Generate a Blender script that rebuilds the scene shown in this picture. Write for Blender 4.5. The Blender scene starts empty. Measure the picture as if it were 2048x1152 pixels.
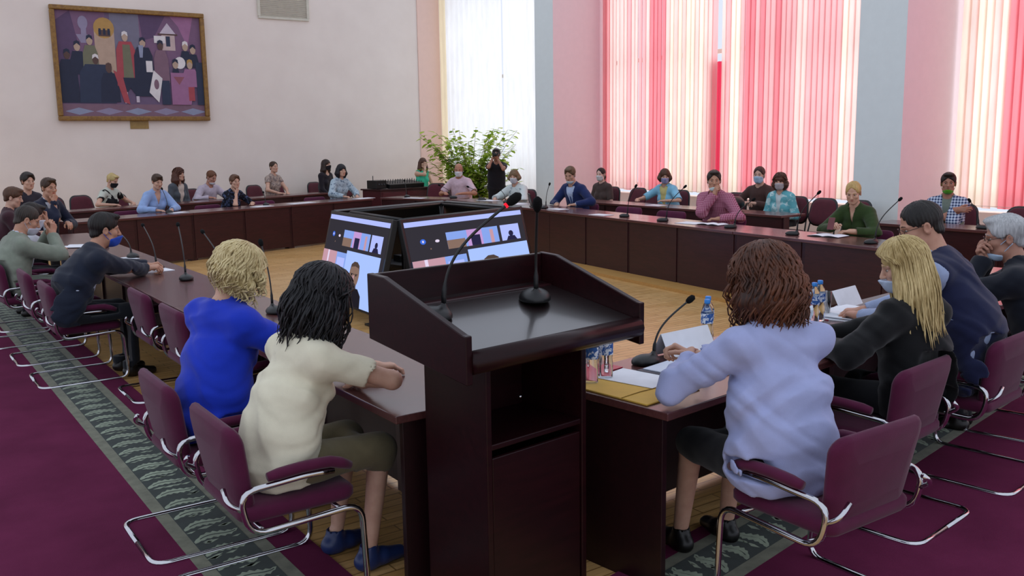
import bpy, bmesh, math, random
import numpy as np
from mathutils import Vector, Matrix
random.seed(7); RNG = np.random.default_rng(7)
SC = bpy.context.scene
COL = SC.collection
PI = math.pi
V3 = lambda *a: np.array(a, float)

# ------------------------------------------------------------------ materials
def lin(c):
    if isinstance(c, str):
        c = c.lstrip('#'); c = [int(c[i:i+2], 16)/255 for i in (0, 2, 4)]
    return tuple((x/12.92 if x <= .04045 else ((x+.055)/1.055)**2.4) for x in c[:3])

MATS = {}
def nodes(name):
    m = bpy.data.materials.new(name); m.use_nodes = True
    nt = m.node_tree; b = nt.nodes['Principled BSDF']
    return m, nt, b
def setc(b, c, rough=.6, spec=.5, metal=0.):
    b.inputs['Base Color'].default_value = (*c, 1); b.inputs['Roughness'].default_value = rough
    b.inputs['Specular IOR Level'].default_value = spec; b.inputs['Metallic'].default_value = metal
def ramp(nt, fac, stops):
    r = nt.nodes.new('ShaderNodeValToRGB'); e = r.color_ramp.elements
    while len(e) < len(stops): e.new(.5)
    for k, (p, c) in enumerate(stops): e[k].position = p; e[k].color = (*c, 1)
    nt.links.new(fac, r.inputs['Fac']); return r
def texco(nt, scale=(1, 1, 1), kind='Object', rot=(0, 0, 0)):
    t = nt.nodes.new('ShaderNodeTexCoord'); mp = nt.nodes.new('ShaderNodeMapping')
    mp.inputs['Scale'].default_value = scale; mp.inputs['Rotation'].default_value = rot
    nt.links.new(t.outputs[kind], mp.inputs['Vector']); return mp.outputs['Vector']
def noise(nt, vec, scale=5, detail=3, rough=.55, dist=0.):
    n = nt.nodes.new('ShaderNodeTexNoise'); n.inputs['Scale'].default_value = scale
    n.inputs['Detail'].default_value = detail; n.inputs['Roughness'].default_value = rough; n.inputs['Distortion'].default_value = dist
    nt.links.new(vec, n.inputs['Vector']); return n.outputs['Fac']
def bump(nt, b, h, strength=.2, dist=.01):
    n = nt.nodes.new('ShaderNodeBump'); n.inputs['Strength'].default_value = strength; n.inputs['Distance'].default_value = dist
    nt.links.new(h, n.inputs['Height']); nt.links.new(n.outputs['Normal'], b.inputs['Normal'])
def cache(f):
    def g(*a, **k):
        key = (f.__name__, a, tuple(sorted(k.items())))
        if key not in MATS: MATS[key] = f(*a, **k)
        return MATS[key]
    return g
def sc(c, k): return tuple(min(1, x*k) for x in c)

@cache
def plain(col, rough=.5, metal=0., spec=.5, name='paint', var=.06):
    m, nt, b = nodes(name); c = lin(col); setc(b, c, rough, spec, metal)
    f = noise(nt, texco(nt), 9, 2)
    r = ramp(nt, f, [(.3, sc(c, 1-var)), (.7, sc(c, 1+var*.8))]); nt.links.new(r.outputs['Color'], b.inputs['Base Color'])
    return m
@cache
def cloth(col, name='fabric', rough=.85, var=.12, weave=350, spec=.25):
    m, nt, b = nodes(name); c = lin(col); setc(b, c, rough, spec)
    v = texco(nt); f = noise(nt, v, 14, 4); w = noise(nt, v, weave, 1)
    r = ramp(nt, f, [(.3, sc(c, 1-var)), (.7, sc(c, 1+var))]); nt.links.new(r.outputs['Color'], b.inputs['Base Color'])
    bump(nt, b, w, .25, .002); b.inputs['Sheen Weight'].default_value = .15
    return m
@cache
def check(c1, c2, size=45., name='checked_fabric', thick=.5):
    m, nt, b = nodes(name); setc(b, lin(c1), .85, .2)
    v = texco(nt, (size, size, size)); sep = nt.nodes.new('ShaderNodeSeparateXYZ'); nt.links.new(v, sep.inputs[0])
    def stripe(o):
        f = nt.nodes.new('ShaderNodeMath'); f.operation = 'FRACT'; nt.links.new(sep.outputs[o], f.inputs[0])
        g = nt.nodes.new('ShaderNodeMath'); g.operation = 'GREATER_THAN'; g.inputs[1].default_value = thick; nt.links.new(f.outputs[0], g.inputs[0]); return g.outputs[0]
    a = nt.nodes.new('ShaderNodeMath'); a.operation = 'ADD'; nt.links.new(stripe('X'), a.inputs[0]); nt.links.new(stripe('Z'), a.inputs[1])
    h = nt.nodes.new('ShaderNodeMath'); h.operation = 'MULTIPLY'; h.inputs[1].default_value = .5; nt.links.new(a.outputs[0], h.inputs[0])
    r = ramp(nt, h.outputs[0], [(0, lin(c1)), (1, lin(c2))]); nt.links.new(r.outputs['Color'], b.inputs['Base Color'])
    return m
@cache
def floral(c1, c2, scale=18., name='printed_fabric', lo=.5, hi=.58):
    m, nt, b = nodes(name); setc(b, lin(c1), .85, .2)
    f = noise(nt, texco(nt), scale, 3, .5, .8)
    r = ramp(nt, f, [(lo, lin(c1)), (hi, lin(c2))]); nt.links.new(r.outputs['Color'], b.inputs['Base Color'])
    return m
@cache
def skin_mat(col):
    m, nt, b = nodes('skin'); c = lin(col); setc(b, c, .5, .35)
    f = noise(nt, texco(nt), 22, 3); r = ramp(nt, f, [(.3, (c[0]*.93, c[1]*.88, c[2]*.88)), (.7, sc(c, 1.05))])
    nt.links.new(r.outputs['Color'], b.inputs['Base Color'])
    b.inputs['Subsurface Weight'].default_value = .08; b.inputs['Subsurface Radius'].default_value = (.01, .004, .002)
    return m
@cache
def hair_mat(c1, c2):
    m, nt, b = nodes('hair'); setc(b, lin(c1), .5, .35)
    v = texco(nt, (90, 90, 9)); f = noise(nt, v, 1.3, 4, .6, .3); g = noise(nt, texco(nt), 7, 2)
    a = nt.nodes.new('ShaderNodeMath'); a.operation = 'ADD'; nt.links.new(f, a.inputs[0]); nt.links.new(g, a.inputs[1])
    h = nt.nodes.new('ShaderNodeMath'); h.operation = 'MULTIPLY'; h.inputs[1].default_value = .5; nt.links.new(a.outputs[0], h.inputs[0])
    r = ramp(nt, h.outputs[0], [(.36, lin(c1)), (.64, lin(c2))]); nt.links.new(r.outputs['Color'], b.inputs['Base Color'])
    bump(nt, b, f, .5, .004); return m
@cache
def wood(c1, c2, scale=(2, 14, 14), rough=.28, name='dark_wood', spec=.5, coat=0.):
    m, nt, b = nodes(name); setc(b, lin(c1), rough, spec)
    f = noise(nt, texco(nt, scale), 2.2, 5, .6, 1.2)
    r = ramp(nt, f, [(.3, lin(c1)), (.7, lin(c2))]); nt.links.new(r.outputs['Color'], b.inputs['Base Color'])
    b.inputs['Coat Weight'].default_value = coat; b.inputs['Coat Roughness'].default_value = .12
    return m
@cache
def emit(col, s=1., name='screen_light'):
    m = bpy.data.materials.new(name); m.use_nodes = True; nt = m.node_tree; nt.nodes.clear()
    o = nt.nodes.new('ShaderNodeOutputMaterial'); e = nt.nodes.new('ShaderNodeEmission')
    e.inputs['Color'].default_value = (*lin(col), 1); e.inputs['Strength'].default_value = s
    nt.links.new(e.outputs[0], o.inputs[0]); return m
@cache
def translucent(col, tr=.6, name='translucent_fabric'):
    m = bpy.data.materials.new(name); m.use_nodes = True; nt = m.node_tree; nt.nodes.clear()
    o = nt.nodes.new('ShaderNodeOutputMaterial'); d = nt.nodes.new('ShaderNodeBsdfDiffuse'); t = nt.nodes.new('ShaderNodeBsdfTranslucent'); x = nt.nodes.new('ShaderNodeMixShader')
    c = lin(col); f = noise(nt, texco(nt, (3, 3, .6)), 3, 3)
    r = ramp(nt, f, [(.3, sc(c, .93)), (.7, sc(c, 1.05))])
    for s in (d, t): nt.links.new(r.outputs['Color'], s.inputs['Color'])
    x.inputs['Fac'].default_value = tr
    nt.links.new(d.outputs[0], x.inputs[1]); nt.links.new(t.outputs[0], x.inputs[2]); nt.links.new(x.outputs[0], o.inputs[0]); return m
@cache
def glass_mat(col='#ffffff', rough=.0, ior=1.33, name='clear_glass'):
    m, nt, b = nodes(name); setc(b, lin(col), rough, .5)
    b.inputs['Transmission Weight'].default_value = 1.; b.inputs['IOR'].default_value = ior; return m

# ------------------------------------------------------------------ objects
def tag(o, label=None, cat=None, group=None, kind=None):
    if label: o['label'] = label
    if cat: o['category'] = cat
    if group: o['group'] = group
    if kind: o['kind'] = kind
    return o
def empty(name, loc=(0, 0, 0), rz=0., label=None, cat=None, group=None):
    o = bpy.data.objects.new(name, None); COL.objects.link(o); o.empty_display_size = .1
    o.location = tuple(loc); o.rotation_euler = (0, 0, rz); return tag(o, label, cat, group)
def mesh_np(name, v, quads=None, tris=None, mats=(), midx=None, smooth=True):
    me = bpy.data.meshes.new(name); v = np.asarray(v, np.float32)
    fs = [f for f in (quads, tris) if f is not None and len(f)]
    lv = np.concatenate([np.asarray(f, np.int32).ravel() for f in fs]) if fs else np.zeros(0, np.int32)
    ln = np.concatenate([np.full(len(f), len(f[0]), np.int32) for f in fs]) if fs else np.zeros(0, np.int32)
    me.vertices.add(len(v)); me.vertices.foreach_set('co', v.ravel())
    me.loops.add(len(lv)); me.loops.foreach_set('vertex_index', lv)
    me.polygons.add(len(ln)); st = np.concatenate([[0], np.cumsum(ln)[:-1]]).astype(np.int32)
    me.polygons.foreach_set('loop_start', st)
    me.polygons.foreach_set('use_smooth', np.full(len(ln), smooth))
    for m in mats: me.materials.append(m)
    if midx is not None: me.polygons.foreach_set('material_index', np.asarray(midx, np.int32))
    me.update(calc_edges=True); return me
def link(name, me, parent=None, label=None, loc=None):
    o = bpy.data.objects.new(name, me); COL.objects.link(o)
    if parent is not None: o.parent = parent
    if loc is not None: o.location = loc
    if label: o['label'] = label
    return o
class MB:
    """collects shapes, builds ONE mesh object"""
    def __init__(s): s.v = []; s.f = []; s.m = []; s.sm = []; s.n = 0
    def add(s, v, f, mi=0, smooth=False):
        s.v += [tuple(map(float, p)) for p in v]; s.f += [tuple(i+s.n for i in q) for q in f]; s.m += [mi]*len(f); s.sm += [smooth]*len(f); s.n += len(v); return s
    def bm(s, b, mi=0, smooth=False, M=None):
        b.verts.index_update()
        s.add([(M @ v.co if M else v.co) for v in b.verts], [[v.index for v in f.verts] for f in b.faces], mi, smooth); b.free(); return s
    def box(s, c, size, mi=0, bev=.0, R=None, seg=2):
        b = bmesh.new(); bmesh.ops.create_cube(b, size=1.)
        for v in b.verts: v.co = Vector((v.co.x*size[0], v.co.y*size[1], v.co.z*size[2]))
        if bev: bmesh.ops.bevel(b, geom=list(b.edges), offset=bev, segments=seg, affect='EDGES', profile=.5)
        M = Matrix.Translation(Vector(c)) @ (R.to_4x4() if R else Matrix.Identity(4)); return s.bm(b, mi, False, M)
    def tube(s, pts, r, mi=0, n=8, cap=True, flat=1.):
        P = [np.array(p, float) for p in pts]; k = len(P); r = [r]*k if np.isscalar(r) else r
        T = []
        for i in range(k):
            d = P[min(i+1, k-1)]-P[max(i-1, 0)]; T.append(d/(np.linalg.norm(d)+1e-9))
        u = np.cross(T[0], V3(0, 0, 1)); u = u if np.linalg.norm(u) > 1e-3 else np.cross(T[0], V3(1, 0, 0)); u /= np.linalg.norm(u)
        vs = []
        for i in range(k):
            u = u-T[i]*(u@T[i]); u /= np.linalg.norm(u)+1e-9; w = np.cross(T[i], u)
            for j in range(n):
                a = 2*PI*j/n; vs.append(P[i]+r[i]*(math.cos(a)*u+flat*math.sin(a)*w))
        fs = [(i*n+j, i*n+(j+1) % n, (i+1)*n+(j+1) % n, (i+1)*n+j) for i in range(k-1) for j in range(n)]
        if cap: fs += [tuple(range(n))[::-1], tuple((k-1)*n+j for j in range(n))]
        return s.add(vs, fs, mi, True)
    def lathe(s, prof, c=(0, 0, 0), mi=0, n=20, R=None, cap=True):
        vs = []
        for (r, z) in prof:
            for j in range(n): vs.append(Vector((r*math.cos(2*PI*j/n), r*math.sin(2*PI*j/n), z)))
        vs = [(R @ p if R else p)+Vector(c) for p in vs]; k = len(prof)
        fs = [(i*n+j, i*n+(j+1) % n, (i+1)*n+(j+1) % n, (i+1)*n+j) for i in range(k-1) for j in range(n)]
        if cap: fs += [tuple(range(n))[::-1], tuple((k-1)*n+j for j in range(n))]
        return s.add(vs, fs, mi, True)
    def sphere(s, c, r, mi=0, R=None, n=12, m=8):
        r = (r, r, r) if np.isscalar(r) else r
        vs = [Vector((0, 0, r[2]))]+[Vector((r[0]*math.sin(PI*i/m)*math.cos(2*PI*j/n), r[1]*math.sin(PI*i/m)*math.sin(2*PI*j/n), r[2]*math.cos(PI*i/m))) for i in range(1, m) for j in range(n)]+[Vector((0, 0, -r[2]))]
        vs = [(R @ p if R else p)+Vector(c) for p in vs]; L = len(vs)-1
        fs = [(0, 1+j, 1+(j+1) % n) for j in range(n)]+[(1+i*n+j, 1+(i+1)*n+j, 1+(i+1)*n+(j+1) % n, 1+i*n+(j+1) % n) for i in range(m-2) for j in range(n)]
        fs += [(L, 1+(m-2)*n+(j+1) % n, 1+(m-2)*n+j) for j in range(n)]
        return s.add(vs, fs, mi, True)
    def prism(s, poly, h0, h1, mi=0, M=None):
        """polygon in xy, from z=h0 to z=h1"""
        n = len(poly); vs = [Vector((x, y, h0)) for x, y in poly]+[Vector((x, y, h1)) for x, y in poly]
        if M: vs = [M @ p for p in vs]
        fs = [tuple(range(n))[::-1], tuple(range(n, 2*n))]+[(i, (i+1) % n, n+(i+1) % n, n+i) for i in range(n)]
        return s.add(vs, fs, mi)
    def build(s, name, mats, parent=None, label=None, loc=None):
        me = bpy.data.meshes.new(name); me.from_pydata(s.v, [], s.f)
        for m in (mats if isinstance(mats, (list, tuple)) else [mats]): me.materials.append(m)
        me.polygons.foreach_set('material_index', s.m); me.polygons.foreach_set('use_smooth', s.sm); me.update()
        b = bmesh.new(); b.from_mesh(me); bmesh.ops.recalc_face_normals(b, faces=b.faces); b.to_mesh(me); b.free()
        return link(name, me, parent, label, loc)
def copy_tree(o, parent=None, loc=None, rz=None):
    c = o.copy(); COL.objects.link(c)
    if parent is not None: c.parent = parent
    if loc is not None: c.location = loc
    if rz is not None: c.rotation_euler = (0, 0, rz)
    for ch in list(o.children): copy_tree(ch, c)
    return c

# ------------------------------------------------------------------ smooth solids (distance fields turned into one skin)
def unit(v): v = np.asarray(v, float); return v/(np.linalg.norm(v)+1e-12)
class Solid:
    def __init__(s): s.p = []
    def rc(s, a, b, ra, rb, k=.03, lat=None, f=1., op='u'):
        a = V3(*a); b = V3(*b); F = max(f, 1.); R = max(ra, rb)*F
        s.p.append(('rc', (a, b, ra, rb, None if lat is None else unit(lat), f), op, k, np.minimum(a, b)-R, np.maximum(a, b)+R)); return s
    def el(s, c, r, k=.03, R=None, op='u'):
        c = V3(*c); m = max(r); s.p.append(('el', (c, V3(*r), np.eye(3) if R is None else np.array(R)), op, k, c-m, c+m)); return s
    def half(s, n, o, op='i', k=.004):
        """keep (op i) the side where (p-o).n < 0"""
        s.p.append(('half', (unit(n), V3(*o)), op, k, None, None)); return s
    def fn(s, f, op, k=.004): s.p.append(('fn', (f,), op, k, None, None)); return s
    def inflate(s, d):
        q = Solid()
        for t, a, op, k, lo, hi in s.p:
            if t == 'rc': q.rc(a[0], a[1], a[2]+d, a[3]+d, k, a[4], a[5] if a[5] == 1 else (a[5]*max(a[2], a[3])+d)/(max(a[2], a[3])+d), op)
            elif t == 'el': q.el(a[0], a[1]+d, k, a[2], op)
            else: q.p.append((t, a, op, k, lo, hi))
        return q
    def ext(s, o): s.p += o.p; return s
    @staticmethod
    def dist(t, a, X, Y, Z):
        if t == 'rc':
            A, B, ra, rb, lat, f = a; px, py, pz = X-A[0], Y-A[1], Z-A[2]; d = B-A; L = d@d+1e-12
            h = np.clip((px*d[0]+py*d[1]+pz*d[2])/L, 0, 1)
            qx, qy, qz = px-h*d[0], py-h*d[1], pz-h*d[2]
            n2 = qx*qx+qy*qy+qz*qz
            if lat is not None:
                l = qx*lat[0]+qy*lat[1]+qz*lat[2]; n2 = np.maximum(n2-l*l*(1-1/(f*f)), 0)
            return np.sqrt(n2)-(ra+(rb-ra)*h)
        if t == 'el':
            c, r, R = a; px, py, pz = X-c[0], Y-c[1], Z-c[2]
            x = (px*R[0, 0]+py*R[1, 0]+pz*R[2, 0]); y = (px*R[0, 1]+py*R[1, 1]+pz*R[2, 1]); z = (px*R[0, 2]+py*R[1, 2]+pz*R[2, 2])
            k0 = np.sqrt((x/r[0])**2+(y/r[1])**2+(z/r[2])**2); k1 = np.sqrt((x/r[0]**2)**2+(y/r[1]**2)**2+(z/r[2]**2)**2)+1e-9
            return k0*(k0-1)/k1
        if t == 'half':
            n, o = a; return (X-o[0])*n[0]+(Y-o[1])*n[1]+(Z-o[2])*n[2]
        return a[0](X, Y, Z)
    def field(s, h, lo=None, hi=None, disp=None):
        us = [p for p in s.p if p[2] == 'u' and p[4] is not None]
        l0 = np.min([p[4] for p in us], 0)-3*h-.01; h0 = np.max([p[5] for p in us], 0)+3*h+.01
        if lo is not None: l0 = np.maximum(l0, lo); h0 = np.minimum(h0, hi)
        n = np.maximum(np.ceil((h0-l0)/h).astype(int)+1, 3)
        ax = [(l0[i]+h*np.arange(n[i])).astype(np.float32) for i in range(3)]
        V = np.full(tuple(n), .2, np.float32)
        for t, a, op, k, pl, ph in s.p:
            if pl is not None:
                i0 = np.clip(np.floor((pl-l0-k-.02)/h).astype(int), 0, n-1); i1 = np.clip(np.ceil((ph-l0+k+.02)/h).astype(int)+1, 1, n)
                if np.any(i1 <= i0): continue
            else: i0 = np.zeros(3, int); i1 = n
            sl = tuple(slice(i0[i], i1[i]) for i in range(3))
            X = ax[0][sl[0]][:, None, None]; Y = ax[1][sl[1]][None, :, None]; Z = ax[2][sl[2]][None, None, :]
            d = s.dist(t, a, X, Y, Z); W = V[sl]
            if op == 'u':
                q = np.maximum(k-np.abs(W-d), 0)/k; V[sl] = np.minimum(W, d)-q*q*k*.25
            else:
                if op == 's': d = -d
                q = np.maximum(k-np.abs(W-d), 0)/k; V[sl] = np.maximum(W, d)+q*q*k*.25
        if disp is not None: V += disp(ax[0][:, None, None], ax[1][None, :, None], ax[2][None, None, :]).astype(np.float32)
        return V, l0
    def mesh(s, h, lo=None, hi=None, disp=None):
        V, o = s.field(h, lo, hi, disp)
        V[0] = V[-1] = np.maximum(V[0], .01); V[:, 0] = np.maximum(V[:, 0], .01); V[:, -1] = np.maximum(V[:, -1], .01); V[:, :, 0] = np.maximum(V[:, :, 0], .01); V[:, :, -1] = np.maximum(V[:, :, -1], .01); V[-1] = np.maximum(V[-1], .01)
        return skin(V, o, h)
CO = [(i, j, k) for i in (0, 1) for j in (0, 1) for k in (0, 1)]
ED = [(a, b) for a in range(8) for b in range(a+1, 8) if sum(abs(x-y) for x, y in zip(CO[a], CO[b])) == 1]
def skin(V, o, h):
    N = V < 0; n = V.shape
    cnt = sum(N[i:n[0]-1+i, j:n[1]-1+j, k:n[2]-1+k].astype(np.int8) for i, j, k in CO)
    act = (cnt > 0) & (cnt < 8); ci = np.argwhere(act)
    if len(ci) == 0: return np.zeros((0, 3)), np.zeros((0, 4), int)
    vals = np.stack([V[ci[:, 0]+i, ci[:, 1]+j, ci[:, 2]+k] for i, j, k in CO], 1)
    acc = np.zeros((len(ci), 3)); num = np.zeros(len(ci))
    for a, b in ED:
        va, vb = vals[:, a], vals[:, b]; m = (va < 0) != (vb < 0)
        t = np.where(m, va/np.where(np.abs(va-vb) < 1e-12, 1, va-vb), 0)
        ca = np.array(CO[a], float); cb = np.array(CO[b], float)
        acc += m[:, None]*(ca+t[:, None]*(cb-ca)); num += m
    P = o+h*(ci+acc/num[:, None])
    idx = np.full(act.shape, -1, np.int64); idx[ci[:, 0], ci[:, 1], ci[:, 2]] = np.arange(len(ci))
    Q = []
    for ax in range(3):
        A = np.moveaxis(N, ax, 0); I = np.moveaxis(idx, ax, 0)
        A0 = A[:-1, 1:-1, 1:-1]; A1 = A[1:, 1:-1, 1:-1]; e = np.argwhere(A0 != A1)
        if len(e) == 0: continue
        i, j, k = e.T; fl = A0[i, j, k]; j = j+1; k = k+1
        q = np.stack([I[i, j-1, k-1], I[i, j, k-1], I[i, j, k], I[i, j-1, k]], 1)
        if ax == 1: fl = ~fl
        q[~fl] = q[~fl][:, ::-1]; Q.append(q)
    return P, np.concatenate(Q)
def join(*parts):
    vs, qs, n = [], [], 0
    for v, q in parts:
        if len(v): vs.append(v); qs.append(q+n); n += len(v)
    return np.concatenate(vs), np.concatenate(qs)
# ------------------------------------------------------------------ people
def rx(a): c, s = math.cos(a), math.sin(a); return np.array([[1, 0, 0], [0, c, -s], [0, s, c]])
def ry(a): c, s = math.cos(a), math.sin(a); return np.array([[c, 0, s], [0, 1, 0], [-s, 0, c]])
def rzm(a): c, s = math.cos(a), math.sin(a); return np.array([[c, -s, 0], [s, c, 0], [0, 0, 1]])
D = math.radians
def folds(amp, kx=34., seed=0.):
    def g(X, Y, Z):
        a = np.sin(kx*(.55*X+.35*Y+.75*Z)+2.2*np.sin(11*(X-Y)+seed)+seed)
        b = np.sin(kx*.8*(-.6*X+.5*Y+.6*Z)+2.0*np.sin(13*(Z+Y)+1.7*seed))
        c = np.sin(9*X+seed)*np.sin(8*Y+1.3+seed)*np.sin(7*Z+.7)
        d = np.sin(70*(.3*X-.5*Y+.8*Z)+3*np.sin(17*(X+Z)+seed)); return amp*(np.maximum(a, -.2)*.7+np.maximum(b, -.3)*.6+c*.6+.25*np.maximum(d, -.2))
    return g
def ik(S, W, l1, l2, pole):
    d = W-S; L = np.linalg.norm(d); mx = (l1+l2)*.995
    if L > mx: W = S+d/L*mx; d = W-S; L = mx
    u = d/L; a = (l1*l1-l2*l2+L*L)/(2*L); h = math.sqrt(max(l1*l1-a*a, 0)); p = pole-u*(pole@u); p = unit(p)
    return S+u*a+p*h, W
def head_solid(sex='m'):
    s = Solid()
    s.el((0, -.012, .036), (.074, .096, .084), .02)
    s.el((0, .022, -.035), (.06, .066, .082), .03)
    s.el((0, .026, -.07), (.05, .052, .045), .03)
    s.el((0, .066, -.098), (.022, .018, .017), .025)
    for q in (-1, 1):
        s.rc((q*.012, .083, .024), (q*.047, .068, .022), .010, .008, .014)
        s.el((q*.044, .058, -.022), (.02, .022, .02), .022)
        s.el((q*.031, .094, .004), (.016, .012, .009), .012, op='s')
        s.rc((q*.05, .03, -.07), (q*.02, .06, -.098), .016, .014, .02)
    s.rc((0, .088, .012), (0, .108, -.026), .0085, .0125, .01)
    for q in (-1, 1): s.el((q*.011, .097, -.030), (.008, .009, .007), .006)
    s.rc((-.017, .084, -.0555), (.017, .084, -.0555), .0058, .0058, .006); s.rc((-.015, .083, -.066), (.015, .083, -.066), .0068, .0068, .006)
    s.rc((-.02, .093, -.0607), (.02, .093, -.0607), .0022, .0022, .004, op='s')
    for q in (-1, 1):
        R = rzm(-q*D(22)) @ ry(q*D(8))
        s.el((q*.079, -.012, -.008), (.010, .021, .032), .008, R); s.el((q*.088, -.008, -.004), (.006, .012, .018), .006, R, op='s')
    return s
def place(sol, R, c, sc_=1.):
    """solid given in a head or hand frame, moved into the person's frame"""
    q = Solid()
    for t, a, op, k, lo, hi in sol.p:
        if t == 'rc': q.rc(c+R @ (a[0]*sc_), c+R @ (a[1]*sc_), a[2]*sc_, a[3]*sc_, k*sc_, None if a[4] is None else R @ a[4], a[5], op)
        elif t == 'el': q.el(c+R @ (a[0]*sc_), a[1]*sc_, k*sc_, R @ a[2], op)
        elif t == 'half': q.half(R @ a[0], c+R @ (a[1]*sc_), op, k*sc_)
        else:
            f0 = a[0]
            def g(X, Y, Z, f0=f0):
                x, y, z = (X-c[0])/sc_, (Y-c[1])/sc_, (Z-c[2])/sc_
                return sc_*f0(x*R[0, 0]+y*R[1, 0]+z*R[2, 0], x*R[0, 1]+y*R[1, 1]+z*R[2, 1], x*R[0, 2]+y*R[1, 2]+z*R[2, 2])
            q.fn(g, op, k*sc_)
    return q
def hand_solid(side, curl=30., spread=1., thumb=20.):
    """wrist at the origin, fingers to +y, back of the hand to +z; side=+1 right (thumb to -x), -1 left"""
    s = Solid(); t = -side
    xs = [.026, .009, -.008, -.024]; kn = [.088, .092, .086, .076]
    seg = [(.042, .025, .020), (.047, .029, .021), (.043, .027, .020), (.034, .020, .018)]
    s.rc((0, -.04, 0), (0, .02, 0), .024, .022, .01, (1, 0, 0), 1.25)
    for i in range(4):
        x = t*xs[i]; s.rc((x*.55, .012, -.002), (x, kn[i], 0), .0145, .0125, .014)
        p = V3(x, kn[i], 0); a = 0.; r = .0092-(.0012 if i == 3 else 0)
        c = curl*(1+.08*(i-1)); sp = t*(1.5-i)*D(3.)*spread
        for j, l in enumerate(seg[i]):
            a += D((c*.9, c*1.1, c*.7)[j]); q = p+l*V3(math.sin(sp)*math.cos(a), math.cos(sp)*math.cos(a), -math.sin(a))
            s.rc(p, q, r, r*.92, .0035); p = q; r *= .92
    p = V3(t*.018, .018, -.006); d = unit((t*.62, .62, -.35)); r = .0125
    for l, w in ((.040, .012), (.030, .0105), (.026, .0095)):
        q = p+d*l; s.rc(p, q, r, w, .006); p = q; r = w; d = unit(rzm(-t*D(-thumb)) @ d+V3(0, 0, -.12))
    return s
def basis(f, n):
    f = unit(f); n = np.asarray(n, float); n = unit(n-f*(n@f)); return np.stack([np.cross(f, n), f, n], 1)

HAIR_LOCKS = {}
def locks(mb, style, hc, R, n, L, seed, wave, spread, vol=0., hs=1., back_only=False, tilt=0.):
    rg = np.random.default_rng(seed); down = R.T @ unit(V3(0, -tilt, -1))
    for i in range(n):
        ph = rg.uniform(0, 2*PI) if not back_only else rg.uniform(.75*PI, 2.25*PI)
        # ph: 0 = right, pi/2 = front, pi = left, 3pi/2 = back
        fr = max(0, math.sin(ph))
        r = .0038+.0042*rg.random(); pts = []; w0 = rg.uniform(0, 6.28); rg2 = rg.random(); ln = L*(.70+.45*rg.random())
        o = .002+vol+.012*rg.random(); ell = V3(.083+o, .103+o, .090+o); cen = V3(0, -.012, .038)
        th0 = rg.uniform(.05, .55); end = 1.75 if fr < .35 else 1.05+.35*(1-fr)
        for th in np.linspace(th0, end, 8):
            p2 = ph+wave*4*math.sin(w0+th*5)*(th/end); pts.append(cen+(ell+wave*.35*math.sin(w0*2+th*7)*(th/end))*V3(math.cos(p2)*math.sin(th), math.sin(p2)*math.sin(th), math.cos(th)))
        if fr < .55:
            p = pts[-1].copy(); out = unit(V3(math.cos(ph), min(math.sin(ph), .0), 0)); m = 10
            for j in range(1, m+1):
                u = j/m; q = p+down*ln*u+out*(spread*math.sin(PI*min(u*1.1, 1))+(rg2-.6)*.05*u*u)
                q = q+wave*(u*.7+.3)*V3(math.sin(w0+u*9), math.cos(w0*1.3+u*8), .3*math.sin(w0+u*7)); pts.append(q)
        else:
            p = pts[-1]; sd = 1 if math.cos(ph) > 0 else -1
            for j in range(1, 7): u = j/6; pts.append(p+V3(sd*.05*u, -.035*u, -.05*u)+wave*.5*V3(0, math.sin(w0+5*u), 0))
        P = [hc+R @ (q*hs) for q in pts]; k = len(P)
        mb.tube(P, [r*hs*(.55+.45*math.sin(PI*min(1, .15+.85*(j/(k-1)))))*(1 if j < k-1 else .25) for j in range(k)], 0, 5, True, .6)

def hair_solid(style, L=.25, wave=.0, vol=.0, fringe=0., down=(0, 0, -1)):
    s = Solid(); dn = unit(down)
    v = vol
    s.el((0, -.014, .040), (.080+v, .101+v, .088+v), .01)
    fr = fringe
    if style == 'bald':
        s.half((0, .35, 1), (0, -.05, .045), 'i', .01); s.half((0, 0, -1), (0, 0, -.06), 'i', .01)
        s.el((0, .13, -.03), (.10, .13, .14), .01, op='s')
    elif style in ('short', 'buzz'):
        s.el((0, -.060, -.035), (.057+v*.5, .041+v*.5, .052), .02)
        s.el((0, .135, -.045), (.080, .108, .136-fr*.04), .022, op='s')
        s.half((0, .62, -1), (0, .02, -.008), 'i', .022)
        for q in (-1, 1): s.el((q*.092, -.004, -.016), (.036, .030, .038), .008, op='s')
        s.half((0, 0, -1), (0, -.06, -.078), 'i', .012)
        if style == 'short' and vol > .004: s.el((0, .055, .105), (.055, .045, .022), .02)
    else:
        # long hair: a curtain from ear to ear round the back
        n = 11
        for i in range(n):
            a = PI*(-.10+1.20*i/(n-1)); x, y = math.cos(a), -math.sin(a)
            p0 = V3(x*.070, -.02+y*.072, .02); ed = min(1, abs(i-(n-1)/2)/((n-1)/2))
            l = L*(1-.12*ed); p1 = p0+dn*(l*.5)+V3(x, y, 0)*(.012+v); p2 = p0+dn*l+V3(x, y, 0)*(.004+v*.5)
            s.rc(p0, p1, .026+v, .028+v, .02); s.rc(p1, p2, .028+v, .014, .02)
        s.el((0, .130, -.045-.02), (.066, .088, .118-fr*.035), .012, op='s')
        s.rc((0, .10, -.08), (0, .10, -.4), .062, .07, .012, op='s')
        if fr: s.el((0, .078, .050), (.058, .020, .030), .012)
    if style == 'bun': pass
    return s
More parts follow.
